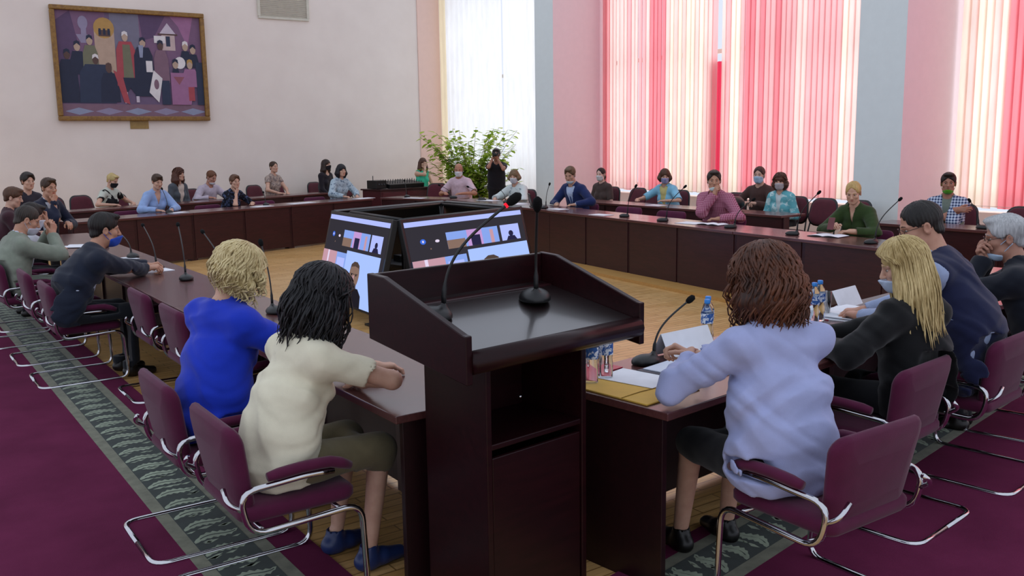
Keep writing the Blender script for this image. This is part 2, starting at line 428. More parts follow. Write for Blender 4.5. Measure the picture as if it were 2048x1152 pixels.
def hair_disp(amp, R, c, freq=26, wav=18.):
    def g(X, Y, Z):
        x, y, z = X-c[0], Y-c[1], Z-c[2]
        u = x*R[0, 0]+y*R[1, 0]+z*R[2, 0]; v = x*R[0, 1]+y*R[1, 1]+z*R[2, 1]; w = x*R[0, 2]+y*R[1, 2]+z*R[2, 2]
        a = np.arctan2(u, -v-.02); return amp*(np.sin(a*freq+1.6*np.sin(w*wav)+.8*np.sin(w*41+a*3))+.6*np.sin(a*11+1.5*np.sin(w*wav*1.4+2))+.7*np.sin(w*wav*1.2+3*np.sin(a*3)))
    return g

def person(label, head, rz, s=1., sex='m', lean=8., curve=8., side=0., twist=0., hp=5., hy=0., hr=0., skin='#b98a70', hair=None, top=None, shirt=None, legs=None,
           L=None, R=None, mask=None, glasses=False, near=False, seat=.455, stand=False, table=None, shoe='#16110f', extras=None, eyes=True, seatcut=True, leg_y=.44, hipshift=(0, 0), body_h=None, group=None, wd=None, lw=1.):
    fem = sex == 'f'; rzr = D(rz); Rz = rzm(rzr); h = body_h or (.0085 if near else .0135); hs = (.94 if fem else 1.)*(s*.5+.5)*1.0
    # ---- skeleton in the person's frame
    def skel(ts):
        k = {}
        H = V3(0, 0, (seat+.095) if not stand else .93*s)
        a0 = D(lean); a1 = D(lean+curve); sd = D(side)
        d0 = V3(math.sin(sd)*.6, math.sin(a0), math.cos(a0)); d1 = V3(math.sin(sd), math.sin(a1), math.cos(a1)); d0 = unit(d0); d1 = unit(d1)
        k['H'] = H; k['M'] = H+d0*.22*s*ts; k['C'] = k['M']+d1*.29*s*ts; k['d0'] = d0; k['d1'] = d1
        a2 = D((lean+curve)*.6+10); nd = unit(V3(math.sin(sd)*.5, math.sin(a2), math.cos(a2)))
        k['N'] = k['C']+nd*.085*s
        Rh = rzm(D(hy)) @ rx(-D(hp)) @ ry(D(hr)); k['Rh'] = Rh
        k['hc'] = k['N']+nd*.035+Rh @ V3(0, .022, .072)*hs
        k['top'] = k['hc']+V3(0, 0, .125*hs)
        return k
    best = min(np.linspace(.80, 1.18, 77), key=lambda t: abs(skel(t)['top'][2]-head[2])) if not stand else 1.
    if stand:
        z = skel(1.)['top'][2]; seat0 = head[2]-z
    K = skel(best); H, M_, C7, N, hc, Rh = K['H'], K['M'], K['C'], K['N'], K['hc'], K['Rh']
    if stand:
        for q in ('H', 'M', 'C', 'N', 'hc', 'top'): K[q] = K[q]+V3(0, 0, seat0)
        H, M_, C7, N, hc = K['H'], K['M'], K['C'], K['N'], K['hc']
    off = Rz @ K['top']; root = V3(head[0]-off[0], head[1]-off[1], 0)
    ob = empty('person', root, rzr, label, 'person', group)
    W2L = lambda p: Rz.T @ (V3(*p)-root)
    lat0 = V3(1, 0, 0); lat = rzm(D(twist)) @ V3(math.cos(D(side)), 0, -math.sin(D(side)))
    sw = (.145 if fem else .165)*s*(1+((wd or 1.07)-1)*.7); ax1 = K['d1']; fw = np.cross(ax1, lat); fw = fw if fw[1] > 0 else -fw; fw = unit(fw)
    SH = {1: C7-ax1*.055*s+lat*sw+fw*.01, -1: C7-ax1*.055*s-lat*sw+fw*.01}
    l1, l2 = .298*s, .258*s
    AR = {}
    for sd, spec in ((1, R), (-1, L)):
        sp = dict(w=(sd*.12, .42, .80), curl=35.)
        if spec: sp.update(spec)
        w = W2L(sp['W']) if 'W' in sp else V3(*sp['w'])
        if 'hd' in sp: w = hc+Rh @ (V3(*sp['hd'])*hs)
        pole = V3(*sp.get('pole', (sd*.42, -.3, -.85)))
        E, w = ik(SH[sd], w, l1, l2, pole); f = V3(*sp['f']) if 'f' in sp else (w-E); n = V3(*sp['n']) if 'n' in sp else V3(0, 0, 1)
        if abs(unit(f)@unit(n)) > .95: n = V3(0, 1, .3)
        AR[sd] = (E, w, basis(f, n), sp)
    # ---- the body
    wd = wd or (1.08 if fem else 1.06); wf = (1.42 if not fem else 1.36)*wd; dd = 1+(wd-1)*.45; wp = 1+(wd-1)*.25
    def torso(o=0.):
        t = Solid()
        t.rc(H+V3(0, -.01, -.005), H+K['d0']*.10*s, .125*s*dd, (.108 if not fem else .098)*s*dd, .05, lat0, (1.45 if not fem else 1.50)*wp/dd)
        t.rc(H+K['d0']*.10*s, M_+K['d1']*.03, (.108 if not fem else .096)*s*dd, (.112 if not fem else .098)*s*dd, .06, lat0, wf/dd)
        t.rc(M_+K['d1']*.02, C7-ax1*.10*s+fw*.015, (.114 if not fem else .101)*s*dd, (.105 if not fem else .09)*s*dd, .06, lat, wf/dd)
        t.rc(SH[-1]+lat*.02, SH[1]-lat*.02, .055*s, .055*s, .05); 
        for q in (-1, 1): t.rc(C7+ax1*.015, SH[q]+ax1*.012-q*lat*.03, .045*s, .046*s, .05)
        if fem:
            for q in (-1, 1): t.el(C7-ax1*.20*s+q*lat*.075*s+fw*.085*s, V3(.055, .05, .055)*s, .04)
        return t.inflate(o) if o else t
    def arm(sd, o=0., upto=1.0, upper=True, fore=True, ka=.03):
        t = Solid(); E, w, B, sp = AR[sd]; u = s*(.93 if fem else 1.)
        if upper:
            e = SH[sd]+(E-SH[sd])*min(1., upto)
            t.rc(SH[sd], e, .051*u*(1+(wd-1)*.5)+o, (.051-.010*min(1, upto))*u*(1+(wd-1)*.5)+o, ka)
        if fore and upto > 1:
            q = E+(w-E)*(upto-1); t.rc(E, q, .041*u+o, (.041-.013*(upto-1))*u+o, .025)
        return t
    # legs
    LG = Solid(); lg = {}
    for q in (-1, 1):
        if stand: a, kn, an = H+V3(q*.09, 0, -.03), V3(q*.10, .03, .50*s), V3(q*.11, -.01, .09)
        else: a, kn, an = H+V3(q*.095, 0, -.012), V3(q*.115*lw, .43*s, seat+.055), V3(q*.12*lw, leg_y, .09)
        lg[q] = (a, kn, an)
    def leg(q, o=0., upto=2.0, from_=0.):
        a, kn, an = lg[q]; t = Solid()
        if from_ < 1: t.rc(a, a+(kn-a)*min(1, upto), .083*s+o, (.083-.025*min(1, upto))*s+o, .04)
        if upto > 1: t.rc(kn, kn+(an-kn)*(upto-1), .056*s+o, (.056-.020*(upto-1))*s+o, .03)
        return t
    near_ch = [c for c in CHAIRS if (c[0]-root[0])**2+(c[1]-root[1])**2 < .5**2] if not stand else []
    near_dk = [d for d in DESKS if -.6 < (root[0]-d[0])*math.cos(d[2])+(root[1]-d[1])*math.sin(d[2]) < d[3]+.6 and -.3 < -(root[0]-d[0])*math.sin(d[2])+(root[1]-d[1])*math.cos(d[2]) < d[4]+.8]
    cz, sz = math.cos(rzr), math.sin(rzr)
    def inframe(x0, y0, a):
        ca, sa = math.cos(a), math.sin(a)
        def g(X, Y):
            wx, wy = cz*X-sz*Y+(root[0]-x0), sz*X+cz*Y+(root[1]-y0); return ca*wx+sa*wy, -sa*wx+ca*wy
        return g
    def cuts(so, pad_=0.):
        for (x0, y0, a, L_, dp) in near_dk:
            g = inframe(x0, y0, a)
            def fd(X, Y, Z, g=g, L_=L_, dp=dp):
                u, v_ = g(X, Y); return np.maximum(np.maximum(np.abs(u-L_/2)-L_/2-.003, np.abs(v_-dp/2)-dp/2-.003), np.abs(Z-(TZ-.016))-.0195)-pad_*0
            so.fn(fd, 's', .003)
        for (x0, y0, a, kd) in near_ch:
            g = inframe(x0, y0, a)
            def fc(X, Y, Z, g=g, kd=kd):
                u, v_ = g(X, Y)
                if kd == 'arm':
                    b1 = np.maximum(np.maximum(np.abs(u)-.29, v_+.112+.19*(Z-.44)-.45*u*u), np.abs(Z-.58)-.21)
                    b2 = np.maximum(np.maximum(np.abs(np.abs(u)-.285)-.034, np.abs(v_-.05)-.20), np.abs(Z-.565)-.042)
                    b2 = np.minimum(b2, np.maximum(np.maximum(np.abs(np.abs(u)-.285)-.030, np.abs(v_+.185)-.055), np.abs(Z-.47)-.12))
                    b3 = np.maximum(np.maximum(np.abs(u)-.30, np.abs(v_-.02)-.295), np.abs(Z-.30)-.166)
                else:
                    b1 = np.maximum(np.maximum(np.abs(u)-.27, v_+.195+.176*(Z-.52)-.35*u*u), np.abs(Z-.70)-.25); b2 = b1
                    b3 = np.maximum(np.maximum(np.abs(u)-.26, np.abs(v_)-.235), np.abs(Z-.35)-.145)
                return np.minimum(np.minimum(b1, b2), b3)-pad_
            so.fn(fc, 's', .006)
        if seatcut and not stand and not near_ch: so.fn(lambda X, Y, Z: np.maximum(np.maximum(np.abs(X)-.27, np.abs(Y)-.275), Z-(seat+.004)), 's', .01)
        if table is not None: so.fn(lambda X, Y, Z: np.maximum(np.maximum(table-Y, Z-.7495), .70-Z), 's', .004)
        return so
    bs = torso(-.004)
    for q in (-1, 1): bs.ext(arm(q, -.002, 1.97)).ext(leg(q, -.004, 2.))
    nk = Solid().rc(C7-ax1*.03, N+unit(hc-N)*.045, (.060 if not fem else .05)*s, (.056 if not fem else .047)*s, .035)
    bs.ext(nk); cuts(bs, .013)
    parts = [bs.mesh(h*1.25)]
    hd = place(head_solid(sex), Rh, hc, hs); hd.ext(Solid().rc(C7+ax1*.0, hc+Rh @ V3(0, -.02, -.06), (.058 if not fem else .048)*s, (.056 if not fem else .047)*s, .03))
    hh = .0045 if near else .006
    hv, hq = hd.mesh(hh); nb = None
    hands = []
    for q in (-1, 1):
        E, w, B, sp = AR[q]
        ha = place(hand_solid(q, sp.get('curl', 35.), sp.get('spread', 1.), sp.get('thumb', 20.)), B, w, s*(.93 if fem else 1.0))
        u = s*(.93 if fem else 1.)
        if near: ha.ext(Solid().rc(E+(w-E)*.45, w, .034*u, .026*u, .02))
        if near_dk or near_ch: cuts(ha)
        hands.append(ha.mesh(.004 if near else .0054))
    allp = parts+[(hv, hq)]+hands
    v, qd = join(*allp)
    mi = np.zeros(len(qd), np.int32); n0 = len(parts[0][1])
    cen = (hv[hq].mean(1)-hc) @ Rh/hs
    lip = (np.abs(cen[:, 0]) < .021) & (cen[:, 1] > .078) & (cen[:, 2] < -.0525) & (cen[:, 2] > -.0705+6*np.abs(cen[:, 0])**1.5)
    mi[n0:n0+len(hq)][lip] = 1
    sk = lin(skin); lipc = '#%02x%02x%02x' % tuple(int(255*max(0, min(1, x))) for x in (skinrgb(skin)[0]*.86, skinrgb(skin)[1]*.66, skinrgb(skin)[2]*.68))
    link('body', mesh_np('body', v, qd, None, [skin_mat(skin), skin_mat(lipc)], mi), ob)
    # ---- eyes and brows
    if eyes:
        for q in (-1, 1):
            mb = MB(); c = hc+Rh @ (V3(q*.031, .0735, .004)*hs); mb.sphere(c, V3(.0125, .0105, .0066)*hs, 0, Matrix(Rh.tolist()), 10, 8)
            mb.sphere(hc+Rh @ (V3(q*.031, .0806, .0040)*hs), V3(.0066, .0044, .0062)*hs, 1, Matrix(Rh.tolist()), 8, 6)
            mb.build('eye', [plain('#b3aaa2', .3), plain('#1a120d', .25)], ob)
        if hair:
            for q in (-1, 1):
                mb = MB(); P = [hc+Rh @ (V3(q*x, y, z)*hs) for x, y, z in ((.014, .0915, .026), (.03, .089, .031), (.046, .077, .027))]
                mb.tube(P, [.0030, .0036, .0018], 0, 6, True, .7); mb.build('eyebrow', hair_mat(*hair['col']), ob)
    # ---- hair
    if hair:
        st = hair.get('style', 'short'); dn = Rh.T @ V3(0, 0, -1)
        hcap = dict(hair); hcap['vol'] = max(-.004, hair.get('vol', 0)-(.010 if hair.get('locks', 0) > 150 else 0)); dn = Rh.T @ unit(V3(0, -hair.get('tilt', 0), -1)); so = hair_solid(st if st in ('bald', 'short', 'buzz') else 'long', hair.get('L', .22), 0, hcap['vol'], hair.get('fringe', 0), dn)
        if st == 'bun': so = hair_solid('short', 0, 0, hair.get('vol', .002), hair.get('fringe', 0)); so.el(hair.get('bunpos', (0, -.09, .085)), (.045, .04, .038), .012)
        if st == 'tail':
            so = hair_solid('short', 0, 0, .003, -.5); so.rc((0, -.10, .03), (0, -.125, -.06), .028, .03, .015); so.rc((0, -.125, -.06), V3(0, -.125, -.06)+dn*.16, .03, .012, .015)
        if st == 'bob': pass
        so = place(so, Rh, hc, hs)
        hm = .005 if near else .007
        hv2, hq2 = so.mesh(hm, disp=hair_disp(.0008 if hair.get('locks', 0) > 150 else .0020, Rh, hc, 30, hair.get('wav', 14.)))
        ho = link('hair', mesh_np('hair', hv2, hq2, None, [hair_mat(*hair['col'])]), ob)
        if hair.get('locks'):
            mb = MB(); locks(mb, st, hc, Rh, hair['locks'], hair.get('L', .2)*.95, hair.get('seed', 3), hair.get('wave', .008), hair.get('spread', .02), hair.get('vol', 0), hs, False, hair.get('tilt', 0))
            mb.build('hair_locks', hair_mat(*hair.get('col2', hair['col'])), ob)
    # ---- clothes
    col_at = C7+ax1*.005
    nkcut = lambda d: Solid().rc(C7-ax1*.02+fw*.012, C7+ax1*.14+fw*.03, (.062 if not fem else .054)*s+d, (.058 if not fem else .05)*s+d, .01)
    if top:
        o = top.get('o', .012); kind = top.get('kind', 'shirt'); slv = top.get('sleeve', 1.95)
        cl = torso(o)
        for q in (-1, 1):
            if slv > 0: cl.ext(arm(q, o+.003+top.get('loose', 0), slv, ka=.028))
        if top.get('skirt'):
            a = H+V3(0, -.02, .0); cl.rc(H+K['d0']*.10, H+V3(0, .02, -.09), .115*s*dd+o, top.get('flare', .122)*s, .05, lat0, 1.45)
        if top.get('collar'):
            m = 9; rr = (.066 if not fem else .058)*s+o*.4
            for i in range(m-1):
                a0_, a1_ = [D(-150+300*j/(m-1)) for j in (i, i+1)]
                pa, pb = [col_at+ax1*((.014 if shirt else .028)+.014*math.cos(a))*s+fw*(.012-rr*math.cos(a))+lat*rr*math.sin(a) for a in (a0_, a1_)]
                cl.rc(pa, pb, .013, .013, .012)
        for q in (-1, 1):     # cuffs end before the hand
            E, w, B, sp = AR[q]
            if slv > 1: d = unit(w-E); e = E+(w-E)*(slv-1); cl.rc(e+d*.048, e+d*.20, .052, .07, .004, op='s')
            elif slv > 0: d = unit(E-SH[q]); e = SH[q]+(E-SH[q])*slv; cl.rc(e+d*.062, e+d*.22, .066, .075, .004, op='s'); cl.rc(E, w, .05, .04, .004, op='s')
            else: cl.rc(SH[q]+unit(E-SH[q])*.02+q*lat*.035, E+q*lat*.02, .076, .07, .01, op='s')
        ngc = top.get('neck', .004)
        for t in nkcut(ngc).p: cl.p.append((t[0], t[1], 's', .008, t[4], t[5]))
        if top.get('vneck'):
            dp, wd = top['vneck']; o3 = C7-ax1*dp*s
            def vf(X, Y, Z, o3=o3, dp=dp, wd=wd):
                x, y, z = X-o3[0], Y-o3[1], Z-o3[2]; u = x*ax1[0]+y*ax1[1]+z*ax1[2]; l = x*lat[0]+y*lat[1]+z*lat[2]; f = x*fw[0]+y*fw[1]+z*fw[2]
                return np.maximum(np.maximum(np.abs(l)-wd*np.clip(u, -.02, .9)/dp, .02-f), u-dp*s-.02)
            cl.fn(vf, 's', .006)
        hem = top.get('hem', 0)
        cl.half((0, 0, -1), H+V3(0, 0, -.095+hem+.002), 'i', .004)
        cuts(cl)
        cv, cq = cl.mesh(h, disp=folds(top.get('fold', .0035 if near else .003), 34, (head[0]*7) % 6))
        link(top.get('name', kind), mesh_np(kind, cv, cq, None, [top['mat']]), ob)
    if shirt:
        so = torso(.006); 
        m = 9; rr = (.060 if not fem else .052)*s
        for i in range(m-1):
            a0_, a1_ = [D(-165+330*j/(m-1)) for j in (i, i+1)]
            pa, pb = [col_at+ax1*(.050+.012*math.cos(a))*s+fw*(.012-rr*math.cos(a))+lat*rr*math.sin(a) for a in (a0_, a1_)]
            so.rc(pa, pb, .010, .010, .012)
        for t in nkcut(.0).p: so.p.append((t[0], t[1], 's', .006, t[4], t[5]))
        if shirt.get('sleeves'):
            for q in (-1, 1):
                E, w, B, sp = AR[q]; so.ext(arm(q, .012, shirt['sleeves'])); d = unit(w-E); e = E+(w-E)*(shirt['sleeves']-1); so.rc(e+d*.048, e+d*.2, .052, .07, .004, op='s')
        cuts(so, .007); sv, sq = so.mesh(h, disp=folds(.003, 40, 2.) if shirt.get('sleeves') else None); link('shirt', mesh_np('shirt', sv, sq, None, [shirt['mat']]), ob)
        if shirt.get('cuffs'):
            for q in (-1, 1):
                cu = Solid(); E, w, B, sp = AR[q]; cu.rc(w-(w-E)*.10, w-(w-E)*.0, .031*s, .031*s, .004); cu.rc(w, w+unit(w-E)*.06, .028, .028, .004, op='s')
                cv, cq = cu.mesh(.006); link('shirt_cuff', mesh_np('shirt_cuff', cv, cq, None, [shirt['mat']]), ob)
        if shirt.get('tie'):
            mb = MB(); P = [C7-ax1*d*s+fw*(f)*s for d, f in ((.035, .075), (.10, .118), (.20, .13), (.30, .135))]
            mb.tube(P, [.014, .017, .022, .02], 0, 8, True, .4); mb.build('tie', cloth(shirt['tie']), ob)
    if legs:
        kind = legs.get('kind', 'trousers'); up = {'trousers': 1.98, 'skirt': legs.get('len', 1.05), 'shorts': .9}[kind]
        tk = .90 if top and top.get('skirt') else 1.; so = Solid().rc(H+V3(0, -.012, -.01), H+K['d0']*.05, .145*s*tk, .128*s*tk, .04, lat0, 1.46 if tk == 1 else 1.38)
        for q in (-1, 1):
            so.ext(leg(q, .012, up))
            if up > 1.9: a, kn, an = lg[q]; so.rc(kn+V3(0, 0, 0), an+V3(0, -.005, .0), .06*s, .058*s, .03)
            a, kn, an = lg[q]; so.half
            so.rc(an+V3(0, .02, -.03), an+V3(0, .05, -.15), .07, .07, .005, op='s') if up > 1.9 else None
            if kind == 'skirt': d = unit(an-kn); e = kn+d*max(0, (up-1))*.36+d*.06; so.rc(e+d*.05, e+d*.35, .075, .07, .004, op='s')
        if kind == 'skirt': so.rc(lg[-1][0]*.8+lg[-1][1]*.2, lg[1][0]*.8+lg[1][1]*.2, .085*s, .085*s, .04); so.rc(lg[-1][1]+V3(0, -.05, .0), lg[1][1]+V3(0, -.05, 0), .06*s, .06*s, .04)
        if top: so.half((0, 0, 1), H+V3(0, 0, .10), 'i', .004)
        cuts(so, .003); lv, lq = so.mesh(h*1.15, disp=folds(.003, 30, 1.)); link(kind, mesh_np(kind, lv, lq, None, [legs['mat']]), ob)
    for q in (-1, 1):
        a, kn, an = lg[q]; so = Solid().rc((an[0], an[1]-.035, .045), (an[0], an[1]+.06, .042), .040, .036, .02, (1, 0, 0), 1.0).rc((an[0], an[1]+.06, .040), (an[0]*1.05, an[1]+.155, .030), .036, .028, .02, (1, 0, 0), 1.3)
        so.rc(an+V3(0, -.005, -.05), an+V3(0, -.005, .005), .043, .040, .02); so.rc(an+V3(0, -.005, .02), an+V3(0, -.005, .2), .03, .03, .006, op='s')
        so.half((0, 0, -1), (0, 0, .006), 'i', .003); sv, sq = so.mesh(.009 if near else .014); link('shoe', mesh_np('shoe', sv, sq, None, [plain(shoe, .4)]), ob)
    # ---- face mask, spectacles
    if mask:
        mcol, pos = mask; zt, zb = {'on': (-.012, -.125), 'chin': (-.072, -.128), 'mouth': (-.043, -.127)}[pos]
        so = head_solid(sex).inflate(.0075); so.el((0, .09, -.05), (.03, .03, .05), .04)
        so.half((0, -.3, 1), (0, .10, zt), 'i', .008); so.half((0, .35, -1), (0, .06, zb), 'i', .008); so.half((0, -1, 0), (0, .028, 0), 'i', .006)
        hollow = head_solid(sex).inflate(.003)
        for t in hollow.p: pass
        for q in (-1, 1): so.rc((q*.064, .034, -.03), (q*.084, -.02, .012), .0033, .0033, .004); so.rc((q*.060, .034, -.085), (q*.084, -.024, -.03), .0033, .0033, .004)
        so = place(so, Rh, hc, hs); mv, mq = so.mesh(.0045 if near else .0055); link('face_mask', mesh_np('face_mask', mv, mq, None, [cloth(mcol, 'mask_fabric', .8, .04)]), ob)
    if glasses:
        mb = MB(); MH = Matrix(Rh.tolist())
        for q in (-1, 1):
            ring = [hc+Rh @ (V3(q*.032+.021*math.cos(a), .1035-.012*abs(math.cos(a))*(1 if q*math.cos(a) > 0 else 0), .002+.0155*math.sin(a))*hs) for a in np.linspace(0, 2*PI, 17)]
            mb.tube(ring, .0017, 0, 5, False)
            mb.tube([hc+Rh @ (V3(*p)*hs) for p in ((q*.053, .093, .006), (q*.074, .04, .008), (q*.081, -.012, .008), (q*.080, -.03, -.01))], .0016, 0, 5)
        mb.tube([hc+Rh @ (V3(x, .1045, .006)*hs) for x in (-.012, 0, .012)], .0015, 0, 5); mb.build('spectacles', plain('#1c1512', .3), ob)
    if extras: extras(ob, dict(hc=hc, Rh=Rh, C7=C7, ax=ax1, fw=fw, lat=lat, AR=AR, SH=SH, H=H, hs=hs, s=s))
    ob['_d'] = 0; del ob['_d']
    return ob, root, Rz, AR
def skinrgb(c): return [int(c.lstrip('#')[i:i+2], 16)/255 for i in (0, 2, 4)]
# ------------------------------------------------------------------ the hall (camera stands at x=0, y=0; +Y to the picture wall, +X to the windows)
YB, XW, XB, HT = 20.05, 11.3, 12.5, 6.2          # picture wall, pier faces, blinds, height
wall_m, nt, b = nodes('wall_plaster'); setc(b, lin('#cdbfb8'), .9, .2)
f = noise(nt, texco(nt), 1.2, 4); r = ramp(nt, f, [(.3, lin('#e2d6ce')), (.7, lin('#eadfd7'))]); nt.links.new(r.outputs['Color'], b.inputs['Base Color'])
bump(nt, b, noise(nt, texco(nt), 60, 3), .1, .01)
pier_m = plain('#e4eded', .9, 0, .2, 'pier_paint', .015)
pink_m = plain('#ecdade', .9, 0, .2, 'reveal_pink_light', .015)

def floor_mat():
    m, nt, b = nodes('parquet'); setc(b, lin('#b98d55'), .32, .45)
    v = texco(nt, (1, 1, 1)); br = nt.nodes.new('ShaderNodeTexBrick'); nt.links.new(v, br.inputs['Vector'])
    br.inputs['Color1'].default_value = (*lin('#dbb277'), 1); br.inputs['Color2'].default_value = (*lin('#c99d60'), 1); br.inputs['Mortar'].default_value = (*lin('#94703f'), 1)
    br.inputs['Scale'].default_value = 1.; br.inputs['Mortar Size'].default_value = .004; br.inputs['Brick Width'].default_value = .42; br.inputs['Row Height'].default_value = .07; br.offset = .5
    f = noise(nt, texco(nt, (2, 16, 1)), 2.5, 4, .6, .5); r = ramp(nt, f, [(.3, (.75, .72, .68)), (.7, (1.1, 1.08, 1.05))])
    mx = nt.nodes.new('ShaderNodeMix'); mx.data_type = 'RGBA'; mx.blend_type = 'MULTIPLY'; mx.inputs['Factor'].default_value = 1.
    nt.links.new(br.outputs['Color'], mx.inputs['A']); nt.links.new(r.outputs['Color'], mx.inputs['B']); nt.links.new(mx.outputs['Result'], b.inputs['Base Color'])
    return m
tag(MB().box((5, 9, -.05), (19, 26, .1)).build('floor', floor_mat()), kind='structure')
tag(MB().box((4.3, YB+.15, HT/2), (16.6, .3, HT)).build('wall_back', wall_m), kind='structure')
# piers between the windows, pink light from the blinds put into the colour of their sides
def pier(y0, y1, n):
    mb = MB(); mb.box(((XW+XB+.5)/2, (y0+y1)/2, HT/2), (XB+.5-XW, y1-y0, HT), 0)
    o = mb.build('wall_right' if n == 0 else 'wall_right.%03d' % n, [pier_m, pink_m])
    for p in o.data.polygons:
        if abs(p.normal.y) > .9: p.material_index = 1
    tag(o, kind='structure')
pier(14.68, 15.28, 0); pier(7.17, 7.87, 1)
tag(MB().box((XB+.3, 8.2, .35), (.3, 23.8, .70)).build('wall_sill', wall_m), kind='structure')
tag(MB().box((XB+.22, 8.2, HT-.35), (.3, 23.8, .7)).build('wall_lintel', wall_m), kind='structure')
# window frames behind the blinds
def window_frame(n, y0, y1, x):
    mb = MB(); fr = plain('#e8e6e0', .5, name='window_paint'); nn = max(2, int((y1-y0)/1.7))
    for i in range(nn+1): mb.box((x, y0+(y1-y0)*i/nn, 3.1), (.08, .09, 4.6), 0, .01)
    for z in (.87, 3.3, 5.4): mb.box((x, (y0+y1)/2, z), (.07, y1-y0, .08), 0, .01)
    o = mb.build('window_%d' % n, fr); tag(o, kind='structure')
tag(MB().box((11.62, YB-.012, HT/2), (.60, .024, HT)).build('wall_recess_tint', plain('#e8c8bc', .9, 0, .2, 'recess_tint', .015)), kind='structure')  # slab added over the recess wall, its different lighting put into the colour
window_frame(1, 15.33, 20.0, XB+.35); window_frame(2, 7.92, 14.63, XB+.35); window_frame(3, 1.2, 7.12, XB+.35)

# ---- vertical blinds: translucent slats, each one a little turned, cream, blush and rose
SL = [translucent(c, .62, 'blind_fabric') for c in ('#f6ead9', '#f5d4ce', '#f0b6b8', '#eb8d96')]
RED = translucent('#e04a68', .6, 'red_drape_fabric')
def blind(y0, y1, x, plan, label, z0=.78, z1=5.6, w=.145, gap=()):
    root = empty('vertical_blind', (x, (y0+y1)/2, 0), 0, label, 'blind')
    mb = MB(); n = int((y1-y0)/.104); rg = np.random.default_rng(int(y0*10)); yc = (y0+y1)/2
    for i in range(n):
        y = y0+(i+.5)*(y1-y0)/n
        if any(a < y < b_ for a, b_ in gap): continue
        c = plan(y); a = D(rg.normal(14, 4)); top = z1; k = 4
        ci = int(np.clip(round(c+rg.normal(0, .33)), 0, 3)); zz = z0+rg.uniform(-.015, .015)
        dx, dy = math.sin(a)*w/2, math.cos(a)*w/2; cur = .008
        vs = []
        for z in (zz, top):
            for j in range(k+1): u = -1+2*j/k; vs.append((dx*u+cur*(1-u*u), y-yc+dy*u, z))
        mb.add(vs, [(j, j+1, k+2+j, k+1+j) for j in range(k)], ci, True)
    mb.build('slats', SL, root)
    MB().box((0, 0, z1+.03), (.05, y1-y0, .06)).build('headrail', plain('#e8e2da', .5), root)
    MB().tube([(-.02, (y0-yc)+.1+i*((y1-y0)-.2)/40, z0+.02) for i in range(41)], .003, 0, 5).build('bead_chain', plain('#d9cfc8', .5), root)
    return root
def plan2(y):   # bay behind the speakers: y runs 14.6 (left in the picture) .. 8.6 (right)
    if y > 13.23: return 1.5 if (y*1.7) % 1 > .4 else .8
    if y > 12.81: return 2.8
    if y > 11.73: return .35
    if y > 11.26: return 1.6
    if y > 10.97: return .2
    if 9.6 < y < 9.9: return 1.
    if y > 9.0: return 2.2
    return .6
blind(7.95, 14.6, XB, plan2, 'wide pink and cream vertical blind between the two grey piers', gap=((11.44, 11.56), (11.62, 11.68)))
blind(1.5, 7.1, XB, lambda y: .4 if y > 6.45 else 2.85, 'rose vertical blind to the right of the grey pier, behind the man in checked shirt')
def drape(y0, y1, x, label, n=14, ztop=5.65):
    mb = MB(); k = n*6
    for i in range(k):
        y = y0+(y1-y0)*i/k; yy = y0+(y1-y0)*(i+1)/k; a, b_ = [.035*math.sin(2*PI*(t-y0)/(y1-y0)*n) for t in (y, yy)]
        mb.add([(x+a, y, .9), (x+b_, yy, .9), (x+b_, yy, ztop), (x+a, y, ztop)], [(0, 1, 2, 3)], 0, True)
    return tag(mb.build('red_drape', RED), label, 'curtain')
drape(11.40, 11.72, XB+.12, 'red drape glowing through the gap in the blind above the checked pink shirt', 3, 3.1)
drape(14.46, 14.63, XB+.10, 'red drape gathered at the left end of the wide blind', 2)
# corner window: bright white sheers
SHEER = translucent('#fbfbfa', .8, 'white_sheer'); CREAM = translucent('#fbeccb', .7, 'cream_sheer')
def sheer(y0, y1, label, m):
    mb = MB(); k = 60; rg = np.random.default_rng(3)
    for i in range(k):
        y = y0+(y1-y0)*i/k; yy = y0+(y1-y0)*(i+1)/k; a, b_ = [.012*math.sin(2*PI*(t-y0)/.22) for t in (y, yy)]
        mb.add([(11.93+a, y, .25), (11.93+b_, yy, .25), (11.93+b_, yy, 5.7), (11.93+a, y, 5.7)], [(0, 1, 2, 3)], 0, True)
    return tag(mb.build('sheer_curtain', m), label, 'curtain')
sheer(15.30, 17.33, 'white sheer curtain beside the pier, behind the plant', SHEER)
sheer(17.37, 19.72, 'white sheer curtain left of the thin gap, behind the plant', SHEER)
sheer(19.74, 20.04, 'cream strip of curtain in the corner by the picture wall', CREAM)

# ---- daylight outside the windows, even ambient fill added for the open hall
def area(name, loc, rot, sx, sy, e, col=(1, 1, 1)):
    l = bpy.data.lights.new(name, 'AREA'); l.shape = 'RECTANGLE'; l.size = sx; l.size_y = sy; l.energy = e; l.color = col
    o = bpy.data.objects.new(name, l); COL.objects.link(o); o.location = loc; o.rotation_euler = rot; return o
area('daylight', (XB+1.1, 10.9, 3.2), (0, D(90), 0), 5.2, 8.0, 185, (1, .96, .92))
area('daylight', (XB+1.1, 4.0, 3.2), (0, D(90), 0), 5.2, 6.6, 165, (1, .95, .92))
area('daylight', (XB+.9, 17.6, 3.0), (0, D(90), 0), 5.6, 5.0, 62, (.94, .97, 1))
w = bpy.data.worlds.new('World'); SC.world = w; w.use_nodes = True
bg = w.node_tree.nodes['Background']; bg.inputs['Color'].default_value = (.80, .86, 1.0, 1); bg.inputs['Strength'].default_value = .98

